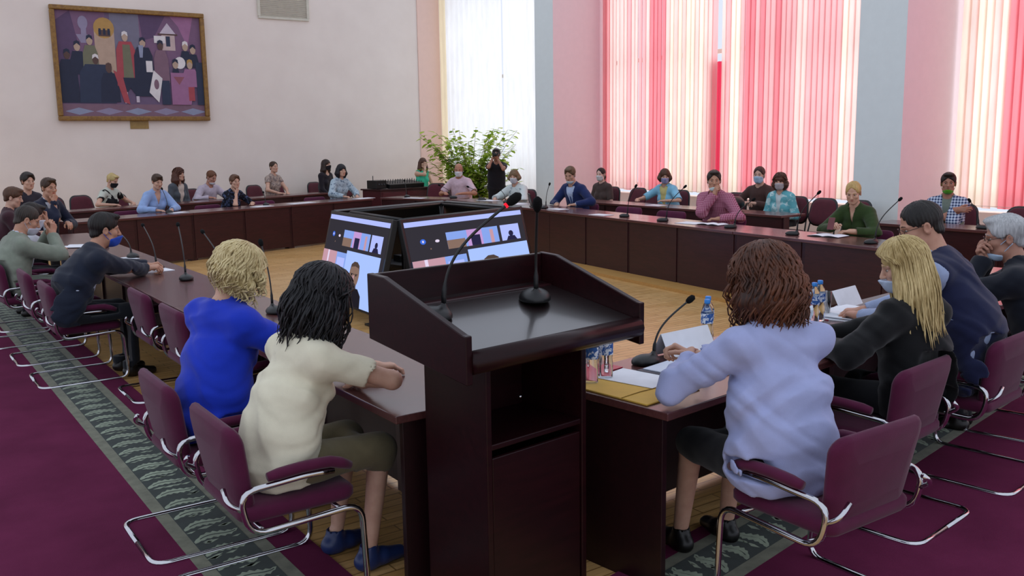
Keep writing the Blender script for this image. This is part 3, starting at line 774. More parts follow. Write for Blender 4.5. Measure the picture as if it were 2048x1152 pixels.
# ---- carpets with a leaf border
def carpet_mat():
    m, nt, b = nodes('purple_carpet'); setc(b, lin('#5e2340'), .95, .1)
    v = texco(nt); f = noise(nt, v, 2.2, 5, .6); r = ramp(nt, f, [(.3, lin('#581c3a')), (.7, lin('#682546'))]); nt.links.new(r.outputs['Color'], b.inputs['Base Color'])
    bump(nt, b, noise(nt, v, 300, 2), .3, .004); return m
PURP = carpet_mat(); BORD = cloth('#6f705f', 'border_weave', .95, .25, 200); LEAFL = cloth('#8f9b86', 'leaf_weave', .95, .2, 220); LEAFD = cloth('#26302c', 'dark_weave', .95, .25, 220)
def carpet(name, label, body, band, axis, edge2):
    """body / band / outer strip as (x0,y0,x1,y1); leaves run along the axis"""
    root = empty(name, ((body[0]+body[2])/2 if axis == 'y' else 2.4, (body[1]+body[3])/2 if axis == 'y' else 2.3, 0), 0, label, 'carpet'); ox, oy = root.location[0], root.location[1]
    def slab(nm, q, z, m): return MB().box(((q[0]+q[2])/2-ox, (q[1]+q[3])/2-oy, z/2), (q[2]-q[0], q[3]-q[1], z)).build(nm, m, root)
    slab('field', body, .012, PURP); slab('outer_strip', edge2, .012, PURP)
    bd = slab('border_band', band, .013, BORD)
    a = 1 if axis == 'y' else 0
    lo = band[a]; hi = band[2+a]; c = (band[1-a]+band[3-a])/2; wd = band[3-a]-band[1-a]
    inner = list(band); inner[1-a] += .06; inner[3-a] -= .06
    MB().box(((inner[0]+inner[2])/2-ox, (inner[1]+inner[3])/2-oy, .0138), (inner[2]-inner[0], inner[3]-inner[1], .001)).build('border_ground', LEAFD, root)
    mb = MB(); t = lo+.05; i = 0; rg = np.random.default_rng(5)
    iw = wd/2-.062
    while t < hi-.08:
        # one acanthus leaf lying across the band, with lobed edge
        L_ = 2*iw*.98; n = 15; up = []; dn_ = []
        for j in range(n):
            u = j/(n-1); x = -L_/2+L_*u; yc = .085*u*u-.01+.035*math.sin(u*5); h = .036*math.sin(PI*min(1, u*.93+.07))**.7*(1+.33*(1 if j % 2 else -1)*(.3+.7*u))
            up.append((x, yc+h)); dn_.append((x, yc-h*.9))
        P = [(x, y) for x, y in up]+dn_[::-1]
        s_ = 1
        def tr(p): X = c+s_*p[0]; Y = t+p[1]; return ((X, Y) if a == 1 else (Y, X))
        for j in range(n-1):
            q = [tr(up[j]), tr(up[j+1]), tr(dn_[j+1]), tr(dn_[j])]
            mb.add([(x-ox, y-oy, .0147) for x, y in q], [(0, 1, 2, 3)], 0)
        v_ = [tr((x, yc)) for (x, y0), (_, y1) in zip(up, dn_) for yc in ((y0+y1)/2,)]
        for j in range(2, n-2):
            (x0, y0), (x1, y1) = v_[j], v_[j+1]; d = .004
            mb.add([(x0-ox, y0-oy-d, .0153), (x1-ox, y1-oy-d, .0153), (x1-ox, y1-oy+d, .0153), (x0-ox, y0-oy+d, .0153)], [(0, 1, 2, 3)], 1)
        for j in range(4):
            px = c+rg.uniform(-iw*.8, iw*.8); py = t+.13+rg.uniform(-.02, .02); r_ = .012+.012*rg.random()
            q = [(px-r_*1.6, py), (px, py-r_*.6), (px+r_*1.6, py+.01), (px, py+r_*.6)]
            q = q if a == 1 else [(Y, X) for X, Y in [(x-c+c, y) for x, y in q]]
            mb.add([(x-ox, y-oy, .0149) for x, y in q], [(0, 1, 2, 3)], 0)
        t += .165; i += 1
    mb.build('leaf_pattern', [LEAFL, LEAFD], root); return root
carpet('carpet', 'purple carpet with grey green leaf border along the left row of chairs', (-3.7, 1.2, 1.0, 13.2), (1.0, 1.2, 1.34, 13.2), 'y', (1.34, 1.2, 1.50, 13.2))
carpet('carpet', 'plain purple carpet on the right under the presidium chairs', (2.4, -4.5, 11.2, 2.30), (2.4, 2.30, 11.2, 2.62), 'x', (2.4, 2.62, 11.2, 2.70)).rotation_euler = (0, 0, D(10.5))
# ------------------------------------------------------------------ furniture
DW = wood('#2a0f12', '#3b171a', (2, 14, 14), .35, 'mahogany_panel')
DWL = wood('#1a070a', '#260b0f', (2, 14, 14), .34, 'mahogany_lectern', .2)
DWN = wood('#19090c', '#240d11', (2, 14, 14), .35, 'mahogany_panel_shaded', .4)  # darker copy of the panel wood, shade on the near desks in its colour
BOARD = wood('#150d0e', '#1f1314', (1.2, 16, 16), .3, 'lectern_board', .8, .6)
TOPW = wood('#4a2a2a', '#5d3836', (1.2, 16, 16), .25, 'mahogany_top', .5, .25)
EDGE = wood('#240c0f', '#34141a', (2, 14, 14), .3, 'mahogany_edge')
CHROME = plain('#c8c8cc', .12, 1., .5, 'chrome'); BLACK = plain('#0c0d0f', .42, 0, .5, 'black_plastic'); FOAM = plain('#08090a', .9, 0, .2, 'black_foam')
PLUM = cloth('#521436', 'plum_upholstery', .8, .1, 400, .2); WINE = cloth('#55202c', 'wine_upholstery', .75, .1, 400, .25)
PAPER = plain('#e8ebf2', .7, 0, .3, 'paper'); PAPER2 = plain('#cfd6e4', .7, 0, .3, 'paper_sheet')
TZ = .745
DESKS = []; CHAIRS = []
def desk(p, ang, L, dp, label, group, top_over=.0, front=True, panels=2, edge=None, dw=None, ends=(.1, .1)):
    dw = dw or DW; DESKS.append((p[0], p[1], ang, L, dp))
    """p = front left corner of the top seen from the inside of the horseshoe, +x along the front, +y towards the sitters"""
    root = empty('conference_desk', (p[0], p[1], 0), ang, label, 'desk', group)
    t = MB().box((L/2, dp/2, TZ-.016), (L-.006, dp, .032), 0, .004); t.build('tabletop', [TOPW], root)
    if front:
        n = panels; w = L/n
        for i in range(n):
            MB().box((w*(i+.5), .05, (TZ-.032+.03)/2), (w-.055, .018, TZ-.032-.03), 0, .002).build('front_panel', dw, root)
        for i in range(n+1):
            MB().box((min(max(w*i, .03), L-.03), .066, (TZ-.032)/2), (.058, .03, TZ-.032), 0, .002).build('upright', EDGE, root)
    for x, ed in ((.03, ends[0]), (L-.03, ends[1])):
        MB().box((x, .085+min(ed, dp-.12)/2, (TZ-.034)/2), (.028, min(ed, dp-.12), TZ-.034), 0, .002).build('end_panel', dw, root)
    return root
def run(p, ang, lens, dp, labels, group, first=.1, **k):
    x = 0
    for L, lb in zip(lens, labels):
        desk((p[0]+math.cos(ang)*x, p[1]+math.sin(ang)*x), ang, L, dp, lb, group, ends=(first if x == 0 else .1, .1), **k); x += L
# left row: front faces +X (inside of the horseshoe); x axis runs along +Y... mirrored by turning: front left seen from inside
run((2.20, 3.05), D(90), [3.06, 3.06, 3.0], .62, ['dark wood conference desk in left row, nearest to the lectern', 'dark wood desk in left row behind the woman in bright blue', 'dark wood desk by the man in pale suit, far end of left row'], 'desks of the left row', first=1, panels=3, dw=DWN)
# back row (turned a little to the hall), right row, second rows
A1 = math.atan2(.31, 1)
run((2.35, 13.98), A1, [1.9, 1.9, 1.92], .62, ['front row desk before the woman in light blue shirt', 'front row desk before the woman in dark floral blouse', 'front row desk before the woman with black hair in pale blouse'], 'front desks of the back row', panels=2)
A2 = math.atan2(.36, 1)
run((2.2, 16.15), A2, [2.1, 2.1, 2.1], .50, ['second row desk before the blonde woman with black mask', 'second row desk before the man in pale pink shirt', 'second row desk before the woman in beige top'], 'second desks of the back row', panels=2)
A3 = math.atan2(-1, -.105)      # right row: inside front faces -X, runs towards the camera
def rpt(y, o=0.): return (7.66+.105*(y-5.)+o, y)
p0 = rpt(10.95); LR = (10.95-5.0)*math.hypot(1, .105)/3
run(p0, A3, [LR]*3, .62, ['right row front desk before the young man in navy suit', 'right row front desk before the man in checked pink shirt', 'right row front desk before the blonde woman in green'], 'front desks of the right row', panels=2)
# corner desks joining the back row with the right row
c0 = (8.02, 15.82); c1 = (8.66, 14.3); c2 = rpt(10.97)
def between(a, b_, dp, label): desk(a, math.atan2(b_[1]-a[1], b_[0]-a[0]), math.hypot(b_[0]-a[0], b_[1]-a[1]), dp, label, 'corner desks', panels=2)
between(c0, c1, .6, 'short corner desk before the bald man in white mask')
between((8.66, 14.28), (8.34, 10.99), .62, 'long corner desk before the woman in white blouse')
run((9.93, 12.3), D(-90.5), [1.45, 1.45, 1.45], .5, ['second row desk before the woman in brown dress', 'second row desk before the woman in light blue jacket', 'second row desk before the girl in teal shirt'], 'second desks of the right row', panels=2)
run((9.86, 6.65), D(-90.5), [1.6, 1.6], .5, ['second row desk before the man in blue checked shirt', 'second row desk at the right edge of the picture'], 'second desks of the right row', panels=2)
# presidium table, front towards the middle: seen from behind
PA = D(7); PC, PS = math.cos(PA), math.sin(PA)
def pres(u, v=0.): return (2.42+u*PC-v*PS, 2.45+u*PS+v*PC)
for i, (u0, u1, lb) in enumerate([(0, 1.5, 'presidium table beside the lectern with the yellow folder on it'), (1.505, 3.2, 'presidium table before the woman in black jacket'), (3.205, 4.9, 'presidium table at the right before the grey haired man')]):
    a = pres(u1, .70); desk(a, PA+PI, u1-u0, .70, lb, 'presidium tables', panels=2, dw=DWN, ends=(.1, 1 if i == 0 else .1))
# skirting step of light wood along the rows
PLY = wood('#b98b4a', '#c99b58', (1, 10, 10), .4, 'light_wood_step')
tag(MB().box((7.95, 8.0, .02), (.5, 6.2, .04), R=Matrix.Rotation(-math.atan(.105), 3, 'Z')).build('trim_1', PLY), kind='structure')

# ---- plum armchair on a bent chrome tube
def arc(pts, r=.05, n=5):
    P = [np.array(p, float) for p in pts]; out = [P[0]]
    for i in range(1, len(P)-1):
        a, b_, c = P[i-1], P[i], P[i+1]; u = unit(a-b_); v = unit(c-b_); q = min(r, np.linalg.norm(a-b_)*.45, np.linalg.norm(c-b_)*.45)
        for j in range(n+1): t = j/n; s0 = b_+u*q; s1 = b_+v*q; out.append((1-t)**2*s0+2*t*(1-t)*b_+t*t*s1)
    return out+[P[-1]]
def pad(mb, w, h, t, M, cr=.05, curve=0., mi=0, dome=.012, wtop=None):
    """soft rectangular cushion in xy plane, thickness along z"""
    wt = w if wtop is None else wtop
    def outline(ins):
        o = []; m = 6
        for (sx, sy) in ((1, 1), (-1, 1), (-1, -1), (1, -1)):
            ww = (wt if sy > 0 else w)/2; c = (sx*(ww-cr), sy*(h/2-cr)); a0 = {(1, 1): 0, (-1, 1): 90, (-1, -1): 180, (1, -1): 270}[(sx, sy)]; q = max(cr-ins, .002); ex = max(ins-cr+.002, 0)
            for j in range(m): a = D(a0+90*j/(m-1)); o.append((c[0]+q*math.cos(a)-sx*ex, c[1]+q*math.sin(a)-sy*ex))
        return o
    rings = [(.10, -t/2-dome), (.05, -t/2-dome*.7), (.012, -t/2), (.0, -t/2+.014), (.0, t/2-.014), (.012, t/2), (.05, t/2+dome*.7), (.10, t/2+dome)]
    vs = []; n = 24
    for ins, z in rings:
        for (x, y) in outline(ins): vs.append(M @ Vector((x, y, z+curve*x*x)))
    fs = [(i*n+j, i*n+(j+1) % n, (i+1)*n+(j+1) % n, (i+1)*n+j) for i in range(len(rings)-1) for j in range(n)]
    fs += [tuple(range(n))[::-1], tuple((len(rings)-1)*n+j for j in range(n))]
    mb.add(vs, fs, mi, True)
def armchair(label=None, group=None):
    r = empty('armchair', (0, 0, 0), 0, label, 'armchair', group)
    mb = MB(); pad(mb, .50, .47, .055, Matrix.Translation((0, .04, .413)), .06, .15, 0, .012); mb.build('seat', PLUM, r)
    mb = MB(); M = Matrix.Translation((0, -.200, .585)) @ Matrix.Rotation(D(90+11), 4, 'X'); pad(mb, .46, .36, .042, M, .07, -.55, 0, .010, .52); mb.build('backrest', PLUM, r)
    fr = MB()
    for s_ in (-1, 1):
        x = s_*.285
        P = [(0*x, -.335, .014), (x, -.335, .014), (x, .285, .014), (x, .27, .385), (x, -.175, .365), (x, -.212, .535), (x, .06, .550), (x, .16, .545)]
        fr.tube(arc(P, .075, 6), .0125, 0, 10)
    fr.tube([(-.285, .19, .375), (.285, .19, .375)], .009, 0, 6); fr.tube([(-.285, -.12, .368), (.285, -.12, .368)], .009, 0, 6)
    for s_ in (-1, 1): fr.tube(arc([(s_*.285, -.19, .46), (s_*.275, -.25, .50), (s_*.22, -.245, .54)], .03), .010, 0, 8)
    fr.build('tube_frame', CHROME, r)
    for s_ in (-1, 1):
        a = MB(); x = s_*.285; k = 9; prof = []
        P = [(x, -.10+.33*t, .574+.010*math.sin(PI*t)-.05*max(0, t-.75)**1.3*3) for t in np.linspace(0, 1, k)]
        a.tube(P, [.018]+[.0235]*(k-2)+[.017], 0, 10, True, .95); a.build('armrest', PLUM, r)
    return r
AC = []
def place_chair(x, y, rz, label, group=None):
    if not AC: AC.append(armchair(label, group)); r = AC[0]; r.location = (x, y, 0); r.rotation_euler = (0, 0, D(rz))
    else: r = copy_tree(AC[0], None, (x, y, 0), D(rz))
    for k in ('group',):
        if k in r and not group: del r[k]
    r['label'] = label; CHAIRS.append((x, y, D(rz), 'arm'))
    if group: r['group'] = group
    return r
G1 = 'plum armchairs along the left row'; G2 = 'plum armchairs at the presidium'
place_chair(1.21, 3.46, -90, 'plum armchair under the dark haired woman in cream top', G1)
place_chair(1.19, 4.20, -90, 'plum armchair under the blonde woman in bright blue jacket', G1)
place_chair(1.74, 5.15, -90, 'empty plum armchair pushed in, directly beyond the blue jacket', G1)
place_chair(1.74, 6.00, -90, 'empty plum armchair pushed in, second beyond the blue jacket', G1)
place_chair(1.74, 6.86, -90, 'empty plum armchair pushed in, nearest to the man in dark suit', G1)
place_chair(1.27, 7.72, -90, 'plum armchair under the man leaning forward in dark suit', G1)
place_chair(1.24, 8.62, -90, 'empty plum armchair between the dark suit and the pale suit', G1)
place_chair(1.12, 9.50, -86, 'plum armchair under the man in pale suit at left edge', G1)
place_chair(1.30, 10.3, -90, 'plum armchair beyond the pale suit, under the masked man hiding his face', G1)
place_chair(2.87, 2.05, 0, 'plum armchair under the woman in lilac jacket', G2)
place_chair(3.83, 2.47, 7, 'plum armchair under the long haired blonde in black', G2)
place_chair(4.70, 2.52, 7, 'plum armchair under the man in navy vest', G2)
place_chair(5.62, 2.66, 12, 'plum armchair under the grey haired man at right edge', G2)
def inward(p, ang, u, v): return (p[0]+math.cos(ang)*u-math.sin(ang)*v, p[1]+math.sin(ang)*u+math.cos(ang)*v)
# chairs of the front rows far away (the same armchairs, seen as backs over the desks)
for u, lb in ((1.5, 'armchair under the woman in light blue shirt'), (2.95, 'armchair under the woman in floral blouse'), (5.3, 'armchair under the black haired woman in pale blouse'), (4.1, 'empty armchair between floral blouse and pale blouse')):
    x, y = inward((2.35, 13.98), A1, u, .98); place_chair(x, y, 180+math.degrees(A1), lb+', back row', 'armchairs of the back row')
for y, lb in ((11.47, 'armchair under the young man in navy suit'), (10.35, 'empty armchair nearest to the navy suit, right row'), (9.35, 'empty armchair beside the checked pink shirt'), (8.17, 'armchair under the man in checked pink shirt'), (5.95, 'armchair under the blonde woman in green')):
    x, y = rpt(y, .98); place_chair(x, y, 96, lb, 'armchairs of the right row')

# ---- stacking chairs with rounded wine backs in black rims (second rows)
def stack_chair(label, group):
    r = empty('stacking_chair', (0, 0, 0), 0, label, 'chair', group)
    mb = MB(); pad(mb, .47, .43, .05, Matrix.Translation((0, .0, .414)), .07, 0, 0, .012); mb.build('seat', WINE, r)
    M = Matrix.Translation((0, -.27, .72)) @ Matrix.Rotation(D(90+10), 4, 'X')
    mb = MB(); pad(mb, .44, .36, .035, M, .12, -.5, 0, .010, .40); mb.build('backrest', WINE, r)
    mb = MB(); pad(mb, .485, .405, .030, Matrix.Translation((0, -.285, .718)) @ Matrix.Rotation(D(90+10), 4, 'X'), .135, -.5, 0, .004, .445); mb.build('back_shell', BLACK, r)
    for s_ in (-1, 1):
        MB().tube(arc([(s_*.22, .20, .40), (s_*.235, .22, .012)], .02), .011, 0, 8).build('leg', BLACK, r)
        MB().tube(arc([(s_*.22, -.24, .012), (s_*.215, -.20, .40), (s_*.20, -.26, .62)], .06), .011, 0, 8).build('leg', BLACK, r)
    return r
ST = []
def place_stack(x, y, rz, label, group):
    if not ST: ST.append(stack_chair(label, group)); r = ST[0]; r.location = (x, y, 0); r.rotation_euler = (0, 0, D(rz))
    else: r = copy_tree(ST[0], None, (x, y, 0), D(rz))
    r['label'] = label; r['group'] = group; CHAIRS.append((x, y, D(rz), 'stack')); return r
G3 = 'wine red chairs by the windows'; G4 = 'wine red chairs of the back row'
for x, y, lb in ((10.98, 12.88, 'wine red chair under the woman in brown dress'), (11.0, 12.2, 'empty wine red chair right beside the woman in brown dress'), (11.0, 11.75, 'empty wide backed wine chair left of the light blue jacket'),
                 (10.98, 11.15, 'wine red chair under the woman in light blue jacket'), (11.0, 10.45, 'empty wine red chair right beside the light blue jacket'), (11.0, 9.95, 'wine red chair half hidden behind the checked pink shirt'),
                 (11.12, 9.35, 'wine red chair under the masked boy in brown shirt'), (10.85, 8.68, 'wine red chair under the girl in teal shirt'), (10.75, 8.12, 'empty wine red chair beyond the desk end, beside the teal shirt'), (10.70, 7.55, 'empty wine red chair just behind the blonde woman in green'),
                 (10.95, 6.25, 'wine red chair under the man with green scarf'), (10.95, 5.48, 'empty wine red chair behind the grey haired man')):
    place_stack(x, y, 91, lb, G3)
def b2(x, o): return (x-math.sin(A2)*o, 16.15+.36*(x-2.2)/1+math.cos(A2)*o)
for x, lb in ((3.25, 'empty wine red chair nearest to the left edge, back row'), (3.75, 'wine red chair under the blonde woman with black mask'), (4.4, 'empty wine red chair right of the black masked blonde'), (5.25, 'wine red chair under the long haired woman in grey'), (5.95, 'wine red chair under the man in pale pink shirt'),
              (7.42, 'wine red chair under the woman in beige top'), (7.98, 'empty wine red chair just right of the beige top'), (8.85, 'wine red chair under the woman in black mask and dark top'), (9.55, 'empty wine red chair left of the audio cabinet')):
    x, y = b2(x, 1.28 if x < 8.5 else (1.05 if x < 9 else .85)); place_stack(x, y, 180+math.degrees(A2), lb, G4)
place_stack(10.35, 18.95, 200, 'wine red chair under the woman in turquoise dress', G4)
place_stack(9.75, 16.6, 150, 'round backed wine chair left of the bald man', G4)
place_stack(9.72, 15.85, 130, 'wine red chair under the bald man in pink shirt', G4)
place_stack(9.45, 13.35, 100, 'wine red chair under the woman in white blouse', G4)
place_stack(1.80, 13.3, -150, 'wine red chair under the man in dark suit resting his chin', G4)

# ---- lectern
LE = empty('lectern', (1.97, 2.84, 0), D(7), 'tall dark mahogany lectern with sloped top in the foreground', 'lectern')
def lbox(nm, c, s_, m=DWL, R=None, bev=.004): return MB().box(c, s_, 0, bev, R).build(nm, m, LE)
HW = .435; y0, y1 = -.285, .285
side = [(y0, .985), (y0, 1.15), (y0+.02, 1.152), (y1-.10, 1.30), (y1, 1.305), (y1, 1.06)]
for s_ in (-1, 1):
    M = Matrix.Translation((s_*HW, 0, 0)) @ Matrix.Rotation(D(90), 4, 'Z') @ Matrix.Rotation(D(90), 4, 'X')
    b = bmesh.new(); vs = [b.verts.new((-.014, y, z)) for y, z in side]; f = b.faces.new(vs); ex = bmesh.ops.extrude_face_region(b, geom=[f])
    for v in ex['geom']:
        if isinstance(v, bmesh.types.BMVert): v.co.x += .028
    bmesh.ops.recalc_face_normals(b, faces=b.faces); bmesh.ops.bevel(b, geom=list(b.edges), offset=.003, segments=1, affect='EDGES')
    mb = MB(); mb.bm(b, 0, False, Matrix.Translation((s_*HW, 0, 0))); mb.build('side_panel', DWL, LE)
sl = math.atan2(1.165-1.075, .50); R = Matrix.Rotation(sl, 3, 'X')
lbox('sloped_board', (0, .0, 1.125), (HW*2-.03, .545, .022), BOARD, R)
lbox('back_panel', (0, y1-.012, 1.18), (HW*2-.03, .022, .245))
mb = MB(); mb.tube([(-HW+.014, y0+.016, 1.055), (HW-.014, y0+.016, 1.055)], .040, 0, 16); mb.build('rounded_lip', DWL, LE)
lbox('ledge', (0, y1-.055, 1.168), (HW*2-.04, .07, .02), EDGE)
PW = .255; PX = -.025
for s_ in (-1, 1): lbox('post_side', (PX+s_*(PW-.013), .0, .535), (.026, .36, 1.07), DWL)
lbox('post_front', (PX, .17, .535), (PW*2-.05, .02, 1.07))
lbox('shelf', (PX, -.01, .70), (PW*2-.052, .33, .022))
lbox('base_plate', (PX, 0, .03), (PW*2-.052, .34, .06))
lbox('cupboard_door', (PX, -.165, .36), (PW*2-.06, .018, .60), DWL)
MB().sphere((.0, -.05, .815), .008, 0).build('shelf_pin', CHROME, LE)

# ---- four screens leaning together in the middle
SCZ = .62
SB = plain('#0a0a0c', .4, 0, .5, 'monitor_plastic')
Cc, CL, CR, CB = V3(4.12, 7.82, 1.05), V3(4.21, 9.53, 1.05), V3(6.07, 8.44, 1.05), V3(6.01, 10.06, 1.05)
cen = (Cc+CL+CR+CB)/4
def shot(mb, q, mi, z): # polygon in screen units
    mb.prism(q, z, z+.0006, mi)
def screen(a, b_, label, side):
    a = V3(*a); b_ = V3(*b_); mid = (a+b_)/2; W = np.linalg.norm(b_-a)*.945; H_ = .95
    u = unit(b_-a); n0 = np.cross(u, V3(0, 0, 1)); n0 = n0 if n0@(mid-cen) > 0 else -n0
    tilt = D(14); nrm = unit(n0*math.cos(tilt)+V3(0, 0, math.sin(tilt))); up = np.cross(nrm, u); 
    if up[2] < 0: up = -up
    if np.cross(u, up)@nrm < 0: u = -u
    c = mid-up*(H_/2+.0)
    root = empty('display_screen', c, 0, label, 'screen', 'screens of the central display')
    M = Matrix(((u[0], up[0], nrm[0], 0), (u[1], up[1], nrm[1], 0), (u[2], up[2], nrm[2], 0), (0, 0, 0, 1)))
    mb = MB(); bz_ = bmesh.new(); mb.box((0, 0, -.03), (W, H_, .06), 0, .006)
    for i in range(len(mb.v)): mb.v[i] = tuple(M @ Vector(mb.v[i]))
    mb.build('casing', SB, root)
    mats = [emit(x, s_) for x, s_ in (('#38353d', .9), ('#a9b4f2', 1.15), ('#8aa7ee', 1.), ('#c59ad6', 1.), ('#3f6fe0', 1.), ('#5a4a44', .8), ('#26232c', .8), ('#e6d9f2', 1.), ('#c79aa8', 1.), ('#2d2a4a', .9), ('#6d7dc9', 1.), ('#8f7468', .9), ('#a4bdf7', 1.1))]
    w, h = W/2-.035, H_/2-.03
    P = MB(); px = lambda q: [(-w+2*w*x, h-2*h*y) for x, y in q]
    rect = lambda x0, y0_, x1, y1_: px([(x0, y0_), (x0, y1_), (x1, y1_), (x1, y0_)])
    el = lambda cx, cy, rx_, ry_, n=18: px([(cx+rx_*math.cos(-2*PI*i/n), cy+ry_*math.sin(-2*PI*i/n)) for i in range(n)])
    z = [.0006]
    def put(q, mi): shot(P, q, mi, z[0]); z[0] += .0007
    put(rect(0, 0, 1, 1), 0); put(rect(0, .01, 1, .065), 1)
    put(el(.115, .24, .022, .030), 4); put(el(.115, .24, .007, .014), 7); put(el(.225, .25, .017, .016), 7); put(rect(.16, .32, .168, .335), 11)
    put(rect(.30, .17, .55, .36), 2); put(rect(.30, .26, .45, .36), 11); put(rect(.47, .17, .62, .36), 3); put(rect(.50, .24, .58, .36), 9); put(rect(.60, .17, .745, .36), 2); put(rect(.67, .2, .70, .36), 8)
    put(rect(.77, .17, .945, .36), 1); put(el(.86, .28, .022, .035), 9); put(px([(.81, .36), (.83, .31), (.89, .31), (.91, .36)]), 9)
    put(rect(.0, .44, .43, 1.), 2); put(rect(.0, .44, .25, .82), 8); put(rect(.09, .44, .115, .8), 7); put(rect(.27, .5, .40, .62), 1)
    rg = np.random.default_rng(4)
    for i in range(14): put(el(.02+.03*i, .76+.015*math.sin(i), .012, .028, 10), 9)
    put(rect(0, .80, .43, 1.), 9); put(el(.2, .85, .13, .045), 11)
    put(rect(.44, .40, .985, 1.), 12)
    put(px([(.49, 1.), (.50, .86), (.56, .80), (.72, .80), (.78, .87), (.80, 1.)]), 6)
    put(el(.625, .66, .080, .155, 24), 11); put(px([(.548, .62), (.56, .54), (.60, .505), (.65, .505), (.69, .54), (.702, .62), (.685, .57), (.625, .555), (.565, .57)]), 5)
    put(rect(.563, .640, .610, .646), 6); put(rect(.642, .640, .688, .646), 6); put(el(.588, .656, .011, .010), 6); put(el(.662, .656, .011, .010), 6); put(rect(.605, .645, .645, .649), 6); put(px([(.618, .66), (.632, .66), (.640, .715), (.612, .715)]), 8); put(px([(.60, .755), (.65, .755), (.64, .765), (.61, .765)]), 5)
    for i in range(len(P.v)): P.v[i] = tuple(M @ Vector(P.v[i]))
    P.build('picture', mats, root)
    # leg down to the floor
    lg = MB()
    for s_ in (-.35, .35):
        p = -up*(H_*.40)+u*(s_*W)-nrm*.06; q = p.copy(); q[2] = -c[2]+.012; lg.tube([p, q], .018, 0, 8); lg.box((q[0], q[1], q[2]-.001), (.12, .12, .02))
    lg.build('stand', SB, root); return root
screen(CL, Cc, 'left facing display screen of the central square of four', 'l'); screen(Cc, CR, 'right facing display screen whose lower edge the lectern hides', 'r')
screen(CR, CB, 'display screen turned to the windows, seen only as a dark rim', 'b'); screen(CB, CL, 'display screen turned to the picture wall, seen only as a dark rim', 'f')
fr = MB()
for a, b_ in ((CL, Cc), (Cc, CR), (CR, CB), (CB, CL)):
    a2 = a+(cen-a)*.22; b2_ = b_+(cen-b_)*.22; fr.tube([a2+V3(0, 0, -.03), b2_+V3(0, 0, -.03)], .02, 0, 6)
    fr.tube([a2+V3(0, 0, -.03), V3(a2[0], a2[1], .01)], .03, 0, 8)
fr.box((cen[0], cen[1], .45), (.9, .9, .03), 0, .0, Matrix.Rotation(D(12), 3, 'Z'))
for k in range(5): a = 1.2*k; fr.box((cen[0]+.25*math.cos(a), cen[1]+.25*math.sin(a), .5), (.22, .16, .07), 0, .006)
tag(fr.build('display_rack', SB), 'black rack frame inside the square of four screens', 'rack')

# ---- gooseneck microphones
def mic(base, head, label, group='gooseneck microphones on the desks', big=1., bz_=None, ring=False):
    z = (TZ+.0015) if bz_ is None else bz_; hx, hy, hz = head[0]-base[0], head[1]-base[1], head[2]-z; a = math.atan2(hx, hy)
    r = empty('gooseneck_microphone', (base[0], base[1], z), -a, label, 'microphone', group); hyl = math.hypot(hx, hy)
    s_ = Solid().el((0, -.02, .012), (.055*big, .075*big, .034*big), .01); s_.rc((0, .03*big, .015), (0, .03*big, .05*big), .013, .010, .02); s_.half((0, 0, -1), (0, 0, .0005), 'i', .003)
    v, q = s_.mesh(.006); link('base', mesh_np('base', v, q, None, [BLACK]), r)
    MB().tube([(-.0, -.062*big, .026*big), (0, -.05*big, .032*big)], .009, 0, 8).build('button', plain('#9aa2a6', .4), r)
    y0_ = .03*big; p0_ = V3(0, y0_, .045*big); p3 = V3(0, hyl, hz); p1 = p0_+V3(0, 0, max(.05, hz*.42)); p2 = p1+(p3-p1)*.35
    P = [(1-t)**3*p0_+3*t*(1-t)**2*p1+3*t*t*(1-t)*p2+t**3*p3 for t in np.linspace(0, 1, 18)]
    MB().tube(P, [.0085*big]*3+[.0048*big]*15, 0, 8).build('gooseneck', BLACK, r)
    d = unit(P[-1]-P[-2]); hd = MB(); hd.tube([p3-d*.022*big, p3-d*.012*big, p3+d*.004*big, p3+d*.024*big, p3+d*.034*big], [.006*big, .013*big, .0165*big, .0145*big, .004*big], 0, 10); hd.build('foam_head', FOAM, r)
    if ring: MB().tube([p3-d*.030*big, p3-d*.022*big], .0085*big, 0, 10).build('light_ring', emit('#ff2438', 1.2, 'red_light'), r, 'glowing red ring')
    return r
# ------------------------------------------------------------------ who sits where
SKF, SKM = '#c9a08a', '#bb8d74'
HB = ('#17110f', '#2a201b'); HDB = ('#2b1c14', '#46301f'); HBR = ('#3b2519', '#5c3c28'); HAU = ('#40241a', '#6d4330'); HBL = ('#9c8350', '#d3bd84'); HGR = ('#7b7d80', '#b4b6b8'); HLB = ('#5f4a35', '#836a4e'); HRD = ('#4d2a1a', '#7a452b')
def T(sd, x=.12, y=.42, z=.775, **k):
    d = dict(w=(sd*x, y, z), pole=(sd*.8, -.2, -.42), f=(-sd*.55, .8, -.03), n=(0, 0, 1), curl=35.); d.update(k); return d
def chin(sd=1, **k):
    d = dict(hd=(sd*.02, .075, -.205), f=(-sd*.35, .1, .9), n=(sd*.3, .85, -.1), curl=80., pole=(sd*.55, .2, -.8)); d.update(k); return d
jk = lambda c, **k: {**dict(kind='jacket', o=.018, mat=cloth(c), collar=1, sleeve=1.93, skirt=1), **k}
sh = lambda c, **k: {**dict(kind='shirt', o=.012, mat=(cloth(c) if isinstance(c, str) else c), sleeve=1.9), **k}
DK = dict(mat=cloth('#17181d')); NV = dict(mat=cloth('#1a2238'))
R1a, B1a, B2a = 96., 180+math.degrees(A1), 180+math.degrees(A2)
WHT = dict(mat=cloth('#cdd3de'))

